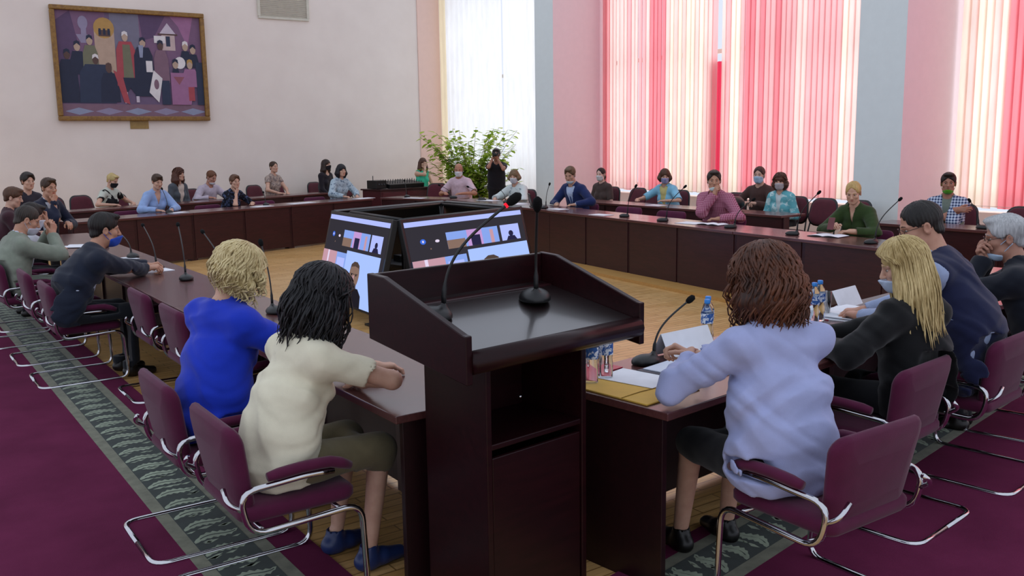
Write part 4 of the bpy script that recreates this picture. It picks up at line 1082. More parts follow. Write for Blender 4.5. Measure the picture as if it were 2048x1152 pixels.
# --- foreground, left row
person('woman with long dark wavy hair in cream top, nearest to the lectern', (1.48, 3.46, 1.275), -79, .97, 'f', 13, 10, wd=1.06, hp=22, hy=-8, skin=SKF, near=True, table=.20, leg_y=.34,
    hair=dict(style='long', L=.30, vol=.020, tilt=.22, col=('#08080a', '#17161a'), col2=('#0a0a0c', '#1e1c20'), locks=520, wave=.024, spread=.03, wav=26, seed=5),
    top=dict(kind='cream_top', o=.018, mat=cloth('#ddd7be', 'cream_jersey', .85, .05), sleeve=.62, loose=.002, hem=.0, fold=.011, skirt=1), legs=dict(kind='skirt', mat=cloth('#6b6249'), len=1.12),
    R=dict(W=(1.64, 3.48, .785), pole=(.7, .8, -.3), f=(-.9, .3, -.05), n=(0, 0, 1)), L=dict(W=(1.80, 3.66, .79), pole=(-.8, 0, -.3), f=(.5, .8, 0), n=(0, 0, 1)), shoe='#20305e')
person('blonde woman with wavy bob in bright blue jacket', (1.38, 4.18, 1.315), -72, .98, 'f', 8, 5, wd=1.2, hp=28, hy=-14, hr=6, skin=SKF, near=True, table=.22,
    hair=dict(style='long', L=.15, vol=.016, col=('#8f7a4c', '#c9b682'), col2=('#a08a58', '#dccb9b'), locks=520, wave=.026, spread=.016, wav=24, seed=8),
    top=dict(kind='blue_jacket', o=.022, mat=cloth('#1132b8', 'blue_suiting', .8, .06), collar=1, sleeve=1.93, skirt=1, fold=.011), legs=DK,
    R=dict(W=(1.66, 4.24, .80), pole=(.9, .1, -.4), f=(-.6, .8, -.1)), L=dict(W=(1.72, 4.42, .79), pole=(-.8, 0, -.4)))
person('man leaning forward in dark suit with blue mask under his nose', (1.50, 7.60, 1.275), -84, 1.03, 'm', 26, 10, hp=8, hy=-6, skin=SKM, near=True, table=.22,
    hair=dict(style='short', vol=.007, col=('#0d0b0a', '#211b18')), mask=('#1d48b4', 'mouth'), top=dict(kind='suit_jacket', o=.022, mat=cloth('#151d2e', 'dark_suiting'), collar=1, sleeve=1.92, skirt=1, vneck=(.3, .08), fold=.009), shirt=dict(mat=cloth('#b9c4d8'), cuffs=1), legs=dict(mat=cloth('#14181f')),
    R=dict(W=(1.82, 7.78, .80), pole=(.9, .1, -.4), f=(.35, .85, .1), n=(.3, 0, .9), curl=60), L=dict(W=(1.86, 7.92, .80), pole=(-.8, 0, -.4), f=(-.3, .9, .1), n=(-.3, 0, .9), curl=60))
person('man in pale grey green suit with white mask, at the left edge', (1.21, 9.45, 1.245), -80, 1.03, 'm', 10, 8, hp=24, hy=-10, skin=SKM, near=True, table=.28,
    hair=dict(style='short', col=('#221c18', '#3f352d')), mask=('#b9bcc8', 'mouth'), top=dict(kind='suit_jacket', o=.022, mat=cloth('#7d8577', 'pale_suiting'), collar=1, sleeve=1.9, skirt=1, vneck=(.3, .08), fold=.005), shirt=dict(mat=cloth('#c5cddb'), cuffs=1), legs=dict(mat=cloth('#6c7367')),
    R=dict(w=(.02, .40, .98), f=(-.2, .3, .9), n=(.8, .4, 0), curl=62, pole=(.7, .3, -.7)), L=dict(w=(-.10, .42, .99), f=(.2, .3, .9), n=(-.8, .4, 0), curl=62, pole=(-.7, .3, -.7)))
person('dark haired person holding a hand before the white mask', (1.36, 10.25, 1.235), -82, 1., 'm', 12, 8, hp=20, hy=-8, skin=SKM, table=.26, hair=dict(style='short', vol=.006, col=HB), mask=('#c6c8d0', 'on'), top=sh('#b8bec6'), legs=DK,
    R=dict(hd=(-.02, .14, -.02), f=(-.3, .1, .9), n=(.2, .9, 0), curl=70), L=T(-1))
person('man in dark blue suit resting chin on his hand, before the far wall', (2.0, 13.35, 1.385), -140, 1.03, 'm', 8, 6, hp=6, hy=-14, skin=SKM, hair=dict(style='short', vol=.006, col=HDB), top=jk('#141a30', vneck=(.3, .09)), shirt=dict(mat=cloth('#c4cad8'), cuffs=1), legs=NV, R=chin(1, hd=(.01, .10, -.17)), L=T(-1, .05, .36, .80))
person('person with dark bun behind the man in dark blue suit', (1.92, 14.55, 1.43), -160, 1., 'f', 5, 4, skin=SKF, hair=dict(style='short', vol=.016, col=HB), top=sh('#2b2730'), legs=DK)
person('brown haired girl in dark top behind the left row', (1.40, 11.85, 1.335), -95, .9, 'f', 8, 6, hp=14, hy=-16, skin=SKF, hair=dict(style='short', vol=.012, fringe=1, col=HBR), top=sh('#3c2028'), legs=DK)
person('grey haired man with white mask cut by the left edge', (1.02, 10.95, 1.34), -86, 1., 'm', 6, 6, hp=10, hy=-12, skin='#b07a68', hair=dict(style='short', col=('#4a4a4c', '#77787a')), mask=('#d2d3da', 'mouth'), top=sh('#7c8088'), legs=DK)

# --- back rows
person('woman with dark hair in light blue shirt, front row', (3.86, 15.33, 1.33), B1a, .97, 'f', 10, 6, hp=16, hy=-4, skin=SKF, table=.26, hair=dict(style='short', vol=.008, fringe=.6, col=HDB), top=sh('#8ea8d4', collar=1, vneck=(.20, .05), o=.016, loose=.006), shirt=None, legs=DK, R=T(1, .16, .40), L=T(-1, .06, .44))
person('blonde woman with black mask in black and white top', (3.64, 17.48, 1.30), B2a+14, .98, 'f', 6, 6, hp=24, hy=10, skin=SKF, hair=dict(style='bun', fringe=-.4, bunpos=(0, -.05, .10), vol=.006, col=HBL), mask=('#17151a', 'on'), top=sh(floral('#1b191c', '#bfc4b8', 3.2, 'black_and_white_fabric', .47, .50), sleeve=.5), legs=DK, R=T(1, .22, .36), L=T(-1, .30, .30))
person('woman with long brown hair in grey jacket, second row', (4.93, 17.98, 1.35), B2a+8, .97, 'f', 4, 4, hp=0, hy=12, skin=SKF, hair=dict(style='long', L=.30, vol=.014, col=('#3a1f16', '#5f382a'), wav=22, locks=70, wave=.012), top=dict(kind='jacket', o=.016, mat=cloth('#4b5158'), sleeve=1.9, vneck=(.42, .09), skirt=1), shirt=dict(mat=cloth('#c3b4a8')), legs=DK, R=dict(w=(.10, .25, .62)), L=dict(w=(-.10, .25, .62)))
person('man with auburn hair in pale pink shirt, white mask on his chin', (5.61, 18.22, 1.28), B2a, 1.02, 'm', 12, 8, hp=22, hy=6, skin='#b58470', table=.22, hair=dict(style='short', vol=.004, col=('#4a2c1c', '#73482e')), mask=('#cfd0d8', 'chin'), top=sh('#b9aebb', collar=1, loose=.006), legs=NV, R=T(1, .20, .40), L=T(-1, .16, .42))
person('short haired woman in dark floral blouse leaning on her hand', (5.24, 15.74, 1.265), B1a+4, .95, 'f', 14, 8, hp=4, hy=-10, skin=SKF, table=.22, hair=dict(style='short', vol=.012, col=('#38241b', '#6d4a34')), top=sh(floral('#15151e', '#4c5878', 26, 'dark_floral', .5, .6), sleeve=1.0), legs=DK, R=chin(1), L=T(-1, .16, .42))
person('short haired woman in beige patterned top, back row', (7.06, 18.70, 1.42), B2a+6, .98, 'f', 2, 3, hp=-2, hy=-8, skin=SKF, hair=dict(style='bun', bunpos=(.02, -.05, .075), vol=.003, col=HDB), top=sh(floral('#a8978c', '#776a68', 24, 'beige_print', .48, .58), sleeve=.35), legs=DK, R=T(1, .16, .36), L=T(-1, .02, .40))
person('long haired woman in black mask and dark top, back row', (8.46, 19.22, 1.42), B2a+6, .97, 'f', 2, 3, hp=-2, hy=4, skin='#d0a892', hair=dict(style='long', L=.32, vol=.010, col=('#1c1412', '#3b2a22'), wav=20), mask=('#1b171c', 'on'), top=sh('#1f1a22', neck=.03), legs=DK, R=dict(w=(.1, .25, .62)), L=dict(w=(-.1, .25, .62)))
person('black haired woman in pale patterned blouse, front row', (7.55, 16.46, 1.375), B1a-2, .96, 'f', 8, 5, hp=4, hy=-8, skin=SKF, table=.24, hair=dict(style='long', L=.19, vol=.010, col=('#0d0c10', '#1d1b22'), wav=16), top=sh(floral('#a9bac4', '#5b6c80', 30, 'pale_print', .54, .64), o=.016, loose=.006), legs=DK, R=T(1, .18, .42), L=T(-1, .10, .46))
person('woman in turquoise sleeveless dress, hand at her mouth', (10.45, 18.42, 1.415), 184, .97, 'f', 4, 5, hp=0, hy=-6, skin='#d0aa94', hair=dict(style='long', L=.33, vol=.010, col=('#3a2219', '#5f3f30'), wav=22), top=sh('#3fc2a2', sleeve=0), legs=dict(kind='skirt', mat=cloth('#3fc2a2'), len=1.1), R=chin(1, hd=(.0, .11, -.075)), L=T(-1, .1, .3, .62))
person('balding man with white mask in pale pink shirt, turned to the left', (9.66, 15.62, 1.35), 118, 1.06, 'm', 6, 6, hp=10, hy=24, skin='#b07e66', table=.25, hair=dict(style='bald', col=('#4c3a30', '#6d584a')), mask=('#d6dbe2', 'on'), top=sh('#cdb2bd', sleeve=.75, o=.022, collar=1), legs=DK, R=T(1, .16, .38), L=T(-1, .22, .40))
person('woman with light brown bob and white mask in white blouse', (9.40, 13.36, 1.265), 106, .97, 'f', 12, 8, hp=6, hy=22, skin=SKF, table=.22, hair=dict(style='long', L=.10, vol=.010, col=HLB), mask=('#c3c6cc', 'on'), top=sh(floral('#cfd8d6', '#8d9aa0', 9, 'white_print', .60, .64), o=.018, loose=.012), legs=DK, R=T(1, .25, .42), L=T(-1, .10, .44))
person('young man in navy suit looking down, mask on his chin', (9.21, 11.55, 1.355), R1a+2, 1.03, 'm', 14, 8, lw=.7, hp=20, hy=22, skin='#c49a82', table=.22, hair=dict(style='short', vol=.006, col=('#4a3a2a', '#6d573f')), mask=('#b9d3dc', 'chin'), top=jk('#1b2a58', vneck=(.32, .085)), shirt=dict(mat=cloth('#b7c6e2'), tie='#3a4a78', cuffs=1), legs=NV, R=T(1, .10, .44), L=T(-1, .28, .42))
person('dark haired woman with white mask in brown dress, second row', (10.93, 12.82, 1.265), R1a+4, .97, 'f', 4, 4, hp=4, hy=8, skin='#d6b4a4', hair=dict(style='tail', col=('#17100f', '#2c201d')), mask=('#c8ced0', 'on'), top=sh('#473a37', sleeve=.75, collar=1), legs=dict(mat=cloth('#473a37')), R=dict(w=(.12, .30, .66)), L=dict(w=(-.12, .30, .66)))
person('woman with brown bob in light blue jacket, second row', (10.88, 11.14, 1.275), R1a+4, .97, 'f', 10, 6, hp=12, hy=40, skin=SKF, table=.20, hair=dict(style='long', L=.13, vol=.010, col=HBR), mask=('#8f93bc', 'on'), top=dict(kind='jacket', o=.018, mat=cloth('#84c0dc'), sleeve=.9, vneck=(.40, .08), collar=1, skirt=1), shirt=dict(mat=cloth('#c8bc7c')), legs=DK, R=T(1, .34, .44), L=T(-1, .22, .44, f=(.8, .4, 0)))
person('man in checked pink shirt holding a white mask to his mouth', (8.86, 8.19, 1.365), R1a+10, 1.04, 'm', 12, 8, hp=4, hy=30, skin=SKM, table=.22, near=True, hair=dict(style='short', vol=.006, col=('#1d1715', '#3b302b')), mask=('#cfe2e2', 'chin'), top=sh(check('#8c3f5c', '#c08a9c', 48., 'pink_check', .55), collar=1, loose=.008, o=.018, fold=.009), legs=NV, R=chin(1, hd=(.0, .105, -.165), curl=65), L=T(-1, .20, .44, f=(.85, .35, 0)))
person('masked boy with short auburn hair in brown shirt', (11.08, 9.34, 1.335), R1a+4, 1., 'm', 4, 6, hp=2, hy=14, skin='#c9a08c', hair=dict(style='short', vol=.004, col=('#2c1714', '#4f2e26')), mask=('#a8c4dc', 'on'), top=sh('#47302c', collar=1), legs=DK, R=dict(w=(.10, .32, .80), pole=(.8, 0, -.4), n=(0, 0, 1)), L=dict(w=(-.04, .34, .80), pole=(-.8, 0, -.4), n=(0, 0, 1)))
person('girl with wavy brown hair and grey mask in teal shirt', (10.72, 8.66, 1.255), R1a+6, .93, 'f', 8, 6, hp=4, hy=16, skin=SKF, hair=dict(style='long', L=.16, vol=.010, fringe=1, col=('#3d241c', '#6b4434'), wav=24, locks=70, wave=.014), mask=('#b8b0b4', 'on'), top=sh(floral('#68b2bc', '#c5e2e4', 12, 'teal_print', .5, .6), collar=1, vneck=(.35, .05), o=.018), shirt=dict(mat=cloth('#c9d6d8')), legs=DK, R=dict(w=(.12, .28, .66)), L=dict(w=(-.12, .28, .66)))
person('blonde woman in dark green blouse looking down', (8.64, 6.01, 1.29), R1a, .98, 'f', 12, 8, hp=20, hy=18, skin='#cfa58c', table=.22, near=True, hair=dict(style='tail', vol=.004, col=('#a3824c', '#d6b778')), top=dict(kind='green_blouse', o=.016, mat=cloth('#2c3f1a'), sleeve=1.72, vneck=(.16, .03), collar=1, loose=.006), legs=DK, R=T(1, .06, .44, .83, curl=55, n=(.6, 0, .8), f=(-.4, .8, .3)), L=T(-1, .12, .44, .785, f=(.75, .6, 0)))
person('man in blue checked shirt with green mask under his chin, arms folded', (10.80, 6.20, 1.315), R1a+16, 1.02, 'm', 0, 3, hp=2, hy=8, skin='#a87762', near=True, hair=dict(style='short', vol=.005, fringe=.4, col=('#171110', '#2a201c')), mask=('#4f9a1e', 'chin'), top=sh(check('#c3cfe2', '#22335e', 30., 'blue_check', .5), collar=1, sleeve=1.8, vneck=(.42, .05), loose=.006), shirt=dict(mat=cloth('#6f7a70')), legs=NV,
    R=dict(w=(-.14, .20, .88), f=(-.9, .1, .05), n=(0, 1, .2), pole=(.7, .3, -.6)), L=dict(w=(.14, .23, .84), f=(.9, .1, .05), n=(0, 1, .2), pole=(-.7, .3, -.6)))

# --- foreground, presidium
person('woman with full auburn hair in lilac jacket, seen from behind', (2.80, 2.32, 1.345), -12, 1.0, 'f', 4, 4, wd=1.32, hp=14, hy=10, skin=SKF, near=True, table=.26, leg_y=.50,
    hair=dict(style='long', L=.21, vol=.032, tilt=.1, col=('#2c1811', '#5a3220'), col2=('#331c13', '#6b3d26'), locks=620, wave=.028, spread=.012, wav=24, seed=11),
    top=dict(kind='lilac_jacket', o=.024, mat=cloth('#a1a9d2', 'lilac_suiting', .8, .05), collar=1, sleeve=1.93, skirt=1, flare=.128, fold=.014), legs=dict(kind='skirt', mat=cloth('#0e0e12'), len=1.0),
    L=dict(W=(2.72, 2.64, .86), pole=(-.9, -.1, -.5), f=(.45, .7, .35), n=(-.55, .2, .8), curl=62), R=dict(W=(2.80, 2.69, .87), pole=(.9, 0, -.5), f=(-.55, .6, .35), n=(.5, .2, .8), curl=62), shoe='#0d0c0d')
person('woman with long straight blonde hair in black jacket', (3.97, 2.48, 1.285), -4, .98, 'f', 2, 4, wd=1.15, hp=18, hy=44, skin=SKF, near=True, table=.24,
    hair=dict(style='long', L=.40, vol=.014, tilt=.24, col=('#8d7445', '#cbb27a'), col2=('#9a8250', '#d8c28c'), locks=480, wave=.008, spread=.014, wav=8, seed=21), mask=('#b8c8e0', 'mouth'),
    top=dict(kind='black_jacket', o=.022, mat=cloth('#08090c', 'black_suiting'), collar=1, sleeve=1.93, skirt=1, fold=.009), legs=DK,
    L=dict(W=(3.70, 2.72, .80), pole=(-.9, -.1, -.5), f=(.3, .8, .2), n=(-.5, .2, .8), curl=55), R=dict(W=(3.86, 2.84, .80), pole=(.9, 0, -.5), f=(-.6, .6, .2), n=(.5, .2, .8), curl=55))
person('man in navy vest and light blue shirt bending forward', (4.50, 2.72, 1.435), 16, 1.07, 'm', 20, 8, lw=.5, hp=20, hy=28, skin='#ba8c76', near=True, table=.24, glasses=True,
    hair=dict(style='short', vol=.0, col=('#151312', '#2c2826')), top=dict(kind='navy_vest', o=.020, mat=cloth('#151b3c', 'vest_suiting'), sleeve=0, fold=.009, hem=-.02, skirt=1), shirt=dict(mat=cloth('#94a2c2'), sleeves=1.9), legs=dict(mat=cloth('#23262e')),
    L=dict(W=(4.46, 3.02, .79), pole=(-.8, -.4, -.6), f=(.5, .8, 0)), R=dict(W=(4.60, 3.10, .79), pole=(.9, 0, -.4), f=(-.5, .8, 0)))
person('grey haired man with glasses in dark suit, hands before his mouth', (5.40, 2.74, 1.31), 20, 1.04, 'm', 16, 8, lw=.5, hp=10, hy=16, skin='#a97d6a', near=True, table=.26, glasses=True,
    hair=dict(style='short', vol=.010, col=('#8a8c8e', '#c6c8ca')), mask=('#a9bfd6', 'chin'), top=dict(kind='suit_jacket', o=.022, mat=cloth('#0f1420', 'dark_suiting'), collar=1, sleeve=1.93, skirt=1, fold=.009), shirt=dict(mat=cloth('#b9c4d8'), cuffs=1), legs=DK,
    L=dict(hd=(-.01, .125, -.10), f=(.35, .2, .8), n=(-.5, .7, 0), curl=60, pole=(-.5, .3, -.8)), R=dict(hd=(.03, .115, -.12), f=(-.4, .2, .8), n=(.5, .7, 0), curl=60, pole=(.5, .3, -.8)))

# --- photographer by the window
_, pr, pR, pA = person('standing photographer in dark t-shirt raising a camera to the face', (10.6, 15.68, 1.615), 150, .93, 'm', 6, 8, hp=4, hy=-8, skin='#a97d68', stand=True, hair=dict(style='short', vol=.010, col=HB), top=dict(kind='tshirt', o=.012, mat=cloth('#15151c'), sleeve=.5, hem=-.1), legs=DK,
    R=dict(hd=(.055, .135, -.03), f=(-.4, .3, .6), n=(.6, .4, .2), curl=55), L=dict(hd=(-.03, .15, -.07), f=(.3, .5, .5), n=(-.3, -.2, -.8), curl=40, pole=(-.5, .1, -.8)))
hcw = Vector((10.6, 15.68, 1.50)); fw_ = Vector((-math.sin(D(142)), math.cos(D(142)), 0)); q = hcw+fw_*.15
cam_o = empty('camera', tuple(q), D(142), 'black photo camera held to the photographer\'s face', 'camera')
MB().box((0, .0, .0), (.13, .06, .085), 0, .012).build('body', BLACK, cam_o); MB().lathe([(.034, 0), (.036, .06), (.032, .075)], (0, .03, 0), 0, 16, Matrix.Rotation(-PI/2, 3, 'X')).build('lens', BLACK, cam_o)
MB().box((0, -.01, .052), (.05, .05, .03), 0, .008).build('viewfinder', BLACK, cam_o)
# ------------------------------------------------------------------ microphones
mic((2.02, 5.48), (2.03, 5.67, 1.161), 'gooseneck microphone beside the dark haired woman in cream top, left row')
mic((2.0, 7.30), (2.079, 7.712, 1.14), 'gooseneck microphone between the blue jacket and the dark suit, left row')
mic((2.10, 6.62), (2.10, 7.12, 1.124), 'gooseneck microphone half hidden behind the blonde hair, left row')
mic((2.0, 8.16), (2.039, 8.701, 1.074), 'gooseneck microphone by the folded hands of the man in dark suit')
mic((2.02, 9.12), (1.997, 9.549, .967), 'gooseneck microphone beyond the blue mask, left row')
mic((2.0, 10.3), (2.0, 10.75, 1.0), 'gooseneck microphone at the far end of the left row')
mic((3.88, 14.86), (3.86, 15.08, 1.108), 'gooseneck microphone before the woman in light blue shirt')
mic((5.62, 15.35), (5.65, 15.52, .958), 'gooseneck microphone before the woman in floral blouse')
mic((8.45, 15.55), (8.489, 15.70, 1.047), 'gooseneck microphone before the audio cabinet')
mic((8.88, 14.6), (8.72, 14.78, .981), 'gooseneck microphone before the bald man in pink shirt')
mic((8.92, 13.7), (8.76, 13.86, .981), 'gooseneck microphone with dark red head left of the white blouse')
mic((8.80, 12.75), (8.83, 12.95, .956), 'gooseneck microphone before the woman in white blouse')
mic((8.52, 11.30), (8.655, 11.36, 1.103), 'gooseneck microphone left of the young man in navy suit')
mic((8.32, 9.25), (8.36, 9.10, 1.156), 'gooseneck microphone right of the navy suit, right row')
mic((8.22, 8.42), (8.36, 8.21, 1.177), 'gooseneck microphone just left of the papers by the checked pink shirt')
mic((8.16, 7.25), (8.33, 7.10, 1.067), 'gooseneck microphone between the checked pink shirt and the empty chairs')
mic((8.03, 6.28), (8.12, 6.06, 1.194), 'gooseneck microphone before the blonde woman in green')
mic((7.93, 5.28), (8.22, 5.20, 1.158), 'gooseneck microphone at the near end of the right row')
mic((10.02, 5.35), (10.03, 5.50, 1.044), 'gooseneck microphone before the man with green mask')
mic((2.92, 3.08), (3.17, 3.07, 1.018), 'gooseneck microphone beside the name card on the presidium table', None)
mic((1.655, 2.865), (1.93, 2.755, 1.565), 'left microphone on the lectern, its long neck leaning across, red ring lit', None, 1.15, 1.142, True)
mic((2.135, 2.90), (2.075, 2.80, 1.535), 'right microphone on the lectern with round base and upright neck', None, 1.15, 1.150)

# ------------------------------------------------------------------ papers and things on the tables
def sheet(nm, x, y, a, w, h, label, cat, t=.0015, m=None, z=TZ+.001, group=None):
    o = MB().box((0, 0, t/2), (w, h, t)).build(nm, m or PAPER, None, None, (x, y, z)); o.rotation_euler = (0, 0, D(a)); return tag(o, label, cat, group)
def openbook(x, y, a, label, w=.30, h=.21, m=None, cover='#15151c'):
    r = empty('notebook', (x, y, TZ+.001), D(a), label, 'notebook')
    MB().box((0, 0, .003), (w+.01, h+.01, .005)).build('cover', plain(cover, .5), r)
    for s_ in (-1, 1):
        mb = MB(); k = 6; vs = []
        for j in range(k+1):
            u = j/k; zz = .006+.012*math.sin(PI*min(1, u*1.0))*(1-u*.5)
            vs += [(s_*(.001+u*w/2), -h/2, zz), (s_*(.001+u*w/2), h/2, zz)]
        mb.add(vs, [(2*j, 2*j+1, 2*j+3, 2*j+2) for j in range(k)], 0, True); mb.build('page', m or PAPER, r)
    return r
# presidium
yf = empty('folder', (2.57, 2.81, TZ+.001), D(7), 'yellow card folder at the presidium corner', 'folder')
MB().box((0, 0, .003), (.34, .44, .006), 0, .001).build('cover', cloth('#dcae45', 'yellow_card', .7, .05), yf)
MB().tube([(-.17, -.09, .007), (-.05, -.085, .0078), (.17, -.10, .007)], .0022, 0, 5).build('elastic_band', cloth('#8d6d24'), yf)
sheet('paper', 2.67, 2.89, 14, .21, .29, 'white printed paper lying on the yellow folder', 'paper', .002, None, TZ+.0085)
rd = sheet('red_folder', 2.64, 3.13, 10, .24, .12, 'red folder under the glass by the lectern', 'folder', .004, plain('#b8324a', .4))
bn = empty('ring_binder', (3.03, 2.88, TZ+.001), D(12), 'dark open binder with white sheets before the lilac jacket', 'binder')
MB().box((0, 0, .006), (.50, .32, .012), 0, .002).build('cover', plain('#141c30', .4), bn); MB().box((-.11, 0, .014), (.22, .29, .004)).build('sheet', PAPER2, bn); MB().box((.12, .0, .014), (.21, .29, .004)).build('sheet', PAPER2, bn)
def tent(x, y, a, w, h, label):
    r = empty('name_card', (x, y, TZ+.001), D(a), label, 'name card')
    for s_ in (-1, 1): MB().box((0, s_*h*.24, h*.47), (w, .0015, h), 0, 0, Matrix.Rotation(s_*D(27), 3, 'X')).build('card_leaf', PAPER, r)
    return r
tent(3.19, 3.12, 4, .34, .13, 'white folded name card before the lilac jacket')
tent(4.86, 3.42, 9, .30, .12, 'white folded name card by the stack of papers')
def bottle(x, y, label):
    r = empty('water_bottle', (x, y, TZ+.001), RNG.uniform(0, 6), label, 'bottle', 'water bottles on the presidium table')
    MB().lathe([(.001, .004), (.026, .001), (.030, .008), (.030, .07), (.027, .095), (.030, .115), (.0305, .165), (.024, .188), (.0135, .204), (.0125, .213)], (0, 0, 0), 0, 20).build('bottle_body', glass_mat('#f4fbff', .02, 1.33, 'clear_plastic'), r)
    MB().lathe([(.0312, .112), (.0312, .162)], (0, 0, 0), 0, 20, None, False).build('paper_label', floral('#3a63a8', '#dfe8f4', 60, 'bottle_label', .48, .56), r)
    MB().lathe([(.0145, .210), (.0150, .214), (.0150, .230), (.013, .232)], (0, 0, 0), 0, 16).build('cap', plain('#2f86d8', .4), r); return r
for x, y, lb in ((2.475, 2.965, 'water bottle with blue label left of a pair by the lectern'), (2.575, 2.985, 'water bottle with blue label right of a pair by the lectern'), (3.42, 3.19, 'water bottle with blue cap before the left shoulder of the lilac jacket'), (3.49, 3.25, 'water bottle with blue cap, further of the pair before the lilac jacket'),
                 (4.27, 3.19, 'water bottle with blue cap behind the auburn hair'), (4.36, 3.22, 'water bottle with blue cap beside the empty glass')): bottle(x, y, lb)
def tumbler(x, y, label):
    o = MB().lathe([(.028, 0), (.033, .145), (.031, .145), (.0265, .008), (.001, .008)], (0, 0, 0), 0, 20).build('tumbler', glass_mat('#ffffff', .0, 1.45), None, None, (x, y, TZ+.006)); return tag(o, label, 'glass', 'drinking glasses on the presidium table')
tumbler(2.70, 3.14, 'empty drinking glass on red folder near the lectern'); tumbler(4.48, 3.27, 'empty drinking glass on red coaster beside the black jacket')
sheet('coaster', 4.48, 3.27, 8, .16, .13, 'red coaster under the glass beside the black jacket', 'coaster', .004, plain('#b8324a', .4))
for k in range(5): sheet('paper_stack' if 0 else 'paper', 4.62+RNG.uniform(-.05, .05), 3.18+RNG.uniform(-.04, .04), 12+RNG.uniform(-14, 14), .30, .21, ['white paper, lowest of the loose stack before the navy vest', 'white paper, second from below in the loose stack', 'white paper in the middle of the loose stack', 'white paper, second from the top of the loose stack', 'white paper on top of the loose stack before the navy vest'][k], 'paper', .006, PAPER, TZ+.001+.0065*k)
sheet('paper', 4.1, 2.86, 20, .2, .14, 'small white sheet by the hands of the blonde in black', 'paper')
ph = MB().box((0, 0, .004), (.075, .15, .008), 0, .004).build('phone', plain('#0d0e12', .15), None, None, (4.95, 3.15, TZ+.001)); ph.rotation_euler = (0, 0, D(40)); tag(ph, 'black phone on the presidium table right of the papers', 'phone')
# left row
sheet('paper', 1.94, 8.00, 8, .26, .20, 'white paper under the folded hands of the dark suit', 'paper', .004)
sheet('paper', 1.93, 9.05, 15, .20, .20, 'small white paper beyond the blue mask', 'paper', .004)
openbook(1.80, 10.55, 60, 'open white notebook at the far end of the left row')
sheet('paper', 1.92, 4.70, 25, .29, .20, 'white paper before the woman in bright blue jacket', 'paper', .003)
# back row, right row
def fr_sheets(items):
    for x, y, a, w_, h_, lb in items: sheet('paper', x, y, a, w_, h_, lb, 'paper', .004)
fr_sheets([(4.0, 14.78, 20, .28, .18, 'white paper before the woman in light blue shirt'), (5.48, 15.15, 17, .34, .2, 'white paper before the woman in dark floral blouse'), (6.30, 15.45, 17, .5, .2, 'white papers on the desk right of the floral blouse'),
           (7.7, 15.85, 17, .4, .2, 'white paper before the black haired woman in pale blouse'), (8.40, 15.15, -60, .4, .2, 'white paper on the corner desk before the audio cabinet'), (8.98, 13.55, 8, .22, .42, 'long white paper before the bald man'), (8.80, 12.45, 0, .24, .4, 'white papers before the woman in white blouse'),
           (8.55, 11.02, 4, .20, .28, 'white paper before the young man in navy suit'), (10.12, 10.55, 4, .2, .28, 'white paper before the woman in light blue jacket'), (8.32, 9.75, 4, .2, .3, 'white paper on the desk between navy suit and pink shirt'), (8.28, 8.02, 10, .25, .3, 'white paper with figures before the checked pink shirt')])
openbook(8.33, 7.70, 96, 'open notebook with dark cover by the elbow of the checked pink shirt')
openbook(8.20, 5.98, 98, 'open notebook before the blonde woman in green', .34, .24)
# phone in the hand of the blonde woman in green, black bag before the boy
o = MB().box((0, 0, 0), (.07, .012, .13), 0, .005).build('phone', plain('#6a2a30', .3), None, None, (8.225, 5.97, .875)); o.rotation_euler = (D(20), 0, D(100)); tag(o, 'phone held up by the blonde woman in green', 'phone')
bg_ = Solid().el((0, 0, .10), (.17, .10, .10), .03); bg_.rc((-.10, 0, .17), (.10, 0, .17), .02, .02, .03); bg_.half((0, 0, -1), (0, 0, .01), 'i', .01); v_, q_ = bg_.mesh(.012)
tag(link('handbag', mesh_np('handbag', v_, q_, None, [plain('#0c0b0d', .4)]), None, None, (10.18, 9.0, TZ+.0)), 'black handbag on the desk end before the masked boy', 'bag')
sf = MB(); P_ = [(1.10+.10*t, 3.93+.02*math.sin(9*t), .462+.025*math.sin(PI*t)+.012*math.sin(14*t)) for t in np.linspace(0, 1, 14)]
sf.tube(P_, [.012]+[.026+.008*math.sin(5*i) for i in range(12)]+[.012], 0, 10, True, .7)
tag(sf.build('scarf', floral('#7a2418', '#b8692e', 40, 'red_print', .46, .56)), 'red and orange printed scarf on the chair seat beside the blue jacket', 'scarf')
# laptop of the young man
lp = empty('laptop', (8.62, 11.62, TZ+.001), D(60), 'black laptop seen from the side before the navy suit', 'laptop'); MB().box((0, 0, .009), (.32, .23, .018), 0, .004).build('keyboard_base', BLACK, lp); MB().box((0, .115, .11), (.32, .012, .21), 0, .004, Matrix.Rotation(D(-14), 3, 'X')).build('lid', BLACK, lp)

# ------------------------------------------------------------------ on the walls
pc = empty('painting', (4.74, YB-.06, 3.38), 0, 'framed group painting in muted purples high on the back wall', 'painting')
X0, X1, Z0, Z1 = -1.42, 1.42, -1.05, 1.05
GOLD = wood('#6f4a1e', '#96702e', (6, 6, 6), .45, 'gilded_frame')
for c, s_ in (((0, 0, Z1), (X1-X0+.09, .09, .09)), ((0, 0, Z0), (X1-X0+.09, .09, .09)), ((X0, 0, 0), (.09, .09, Z1-Z0-.09)), ((X1, 0, 0), (.09, .09, Z1-Z0-.09))): MB().box(c, s_, 0, .018).build('frame_bar', GOLD, pc)
PM = [plain(c, .6, 0, .3, 'oil_paint') for c in ('#6a5874', '#785a76', '#5a4664', '#757285', '#8f86a0', '#323a50', '#2b3044', '#b08a52', '#8d5560', '#c0aaa8', '#7d6070', '#9a6a8e', '#c4b7c4', '#b49a88', '#5a4440', '#a44a52', '#8d93ac', '#d9d3d4', '#71705c')]
P = MB(); zc = [0]
cw, ch = X1-X0-.08, Z1-Z0-.08
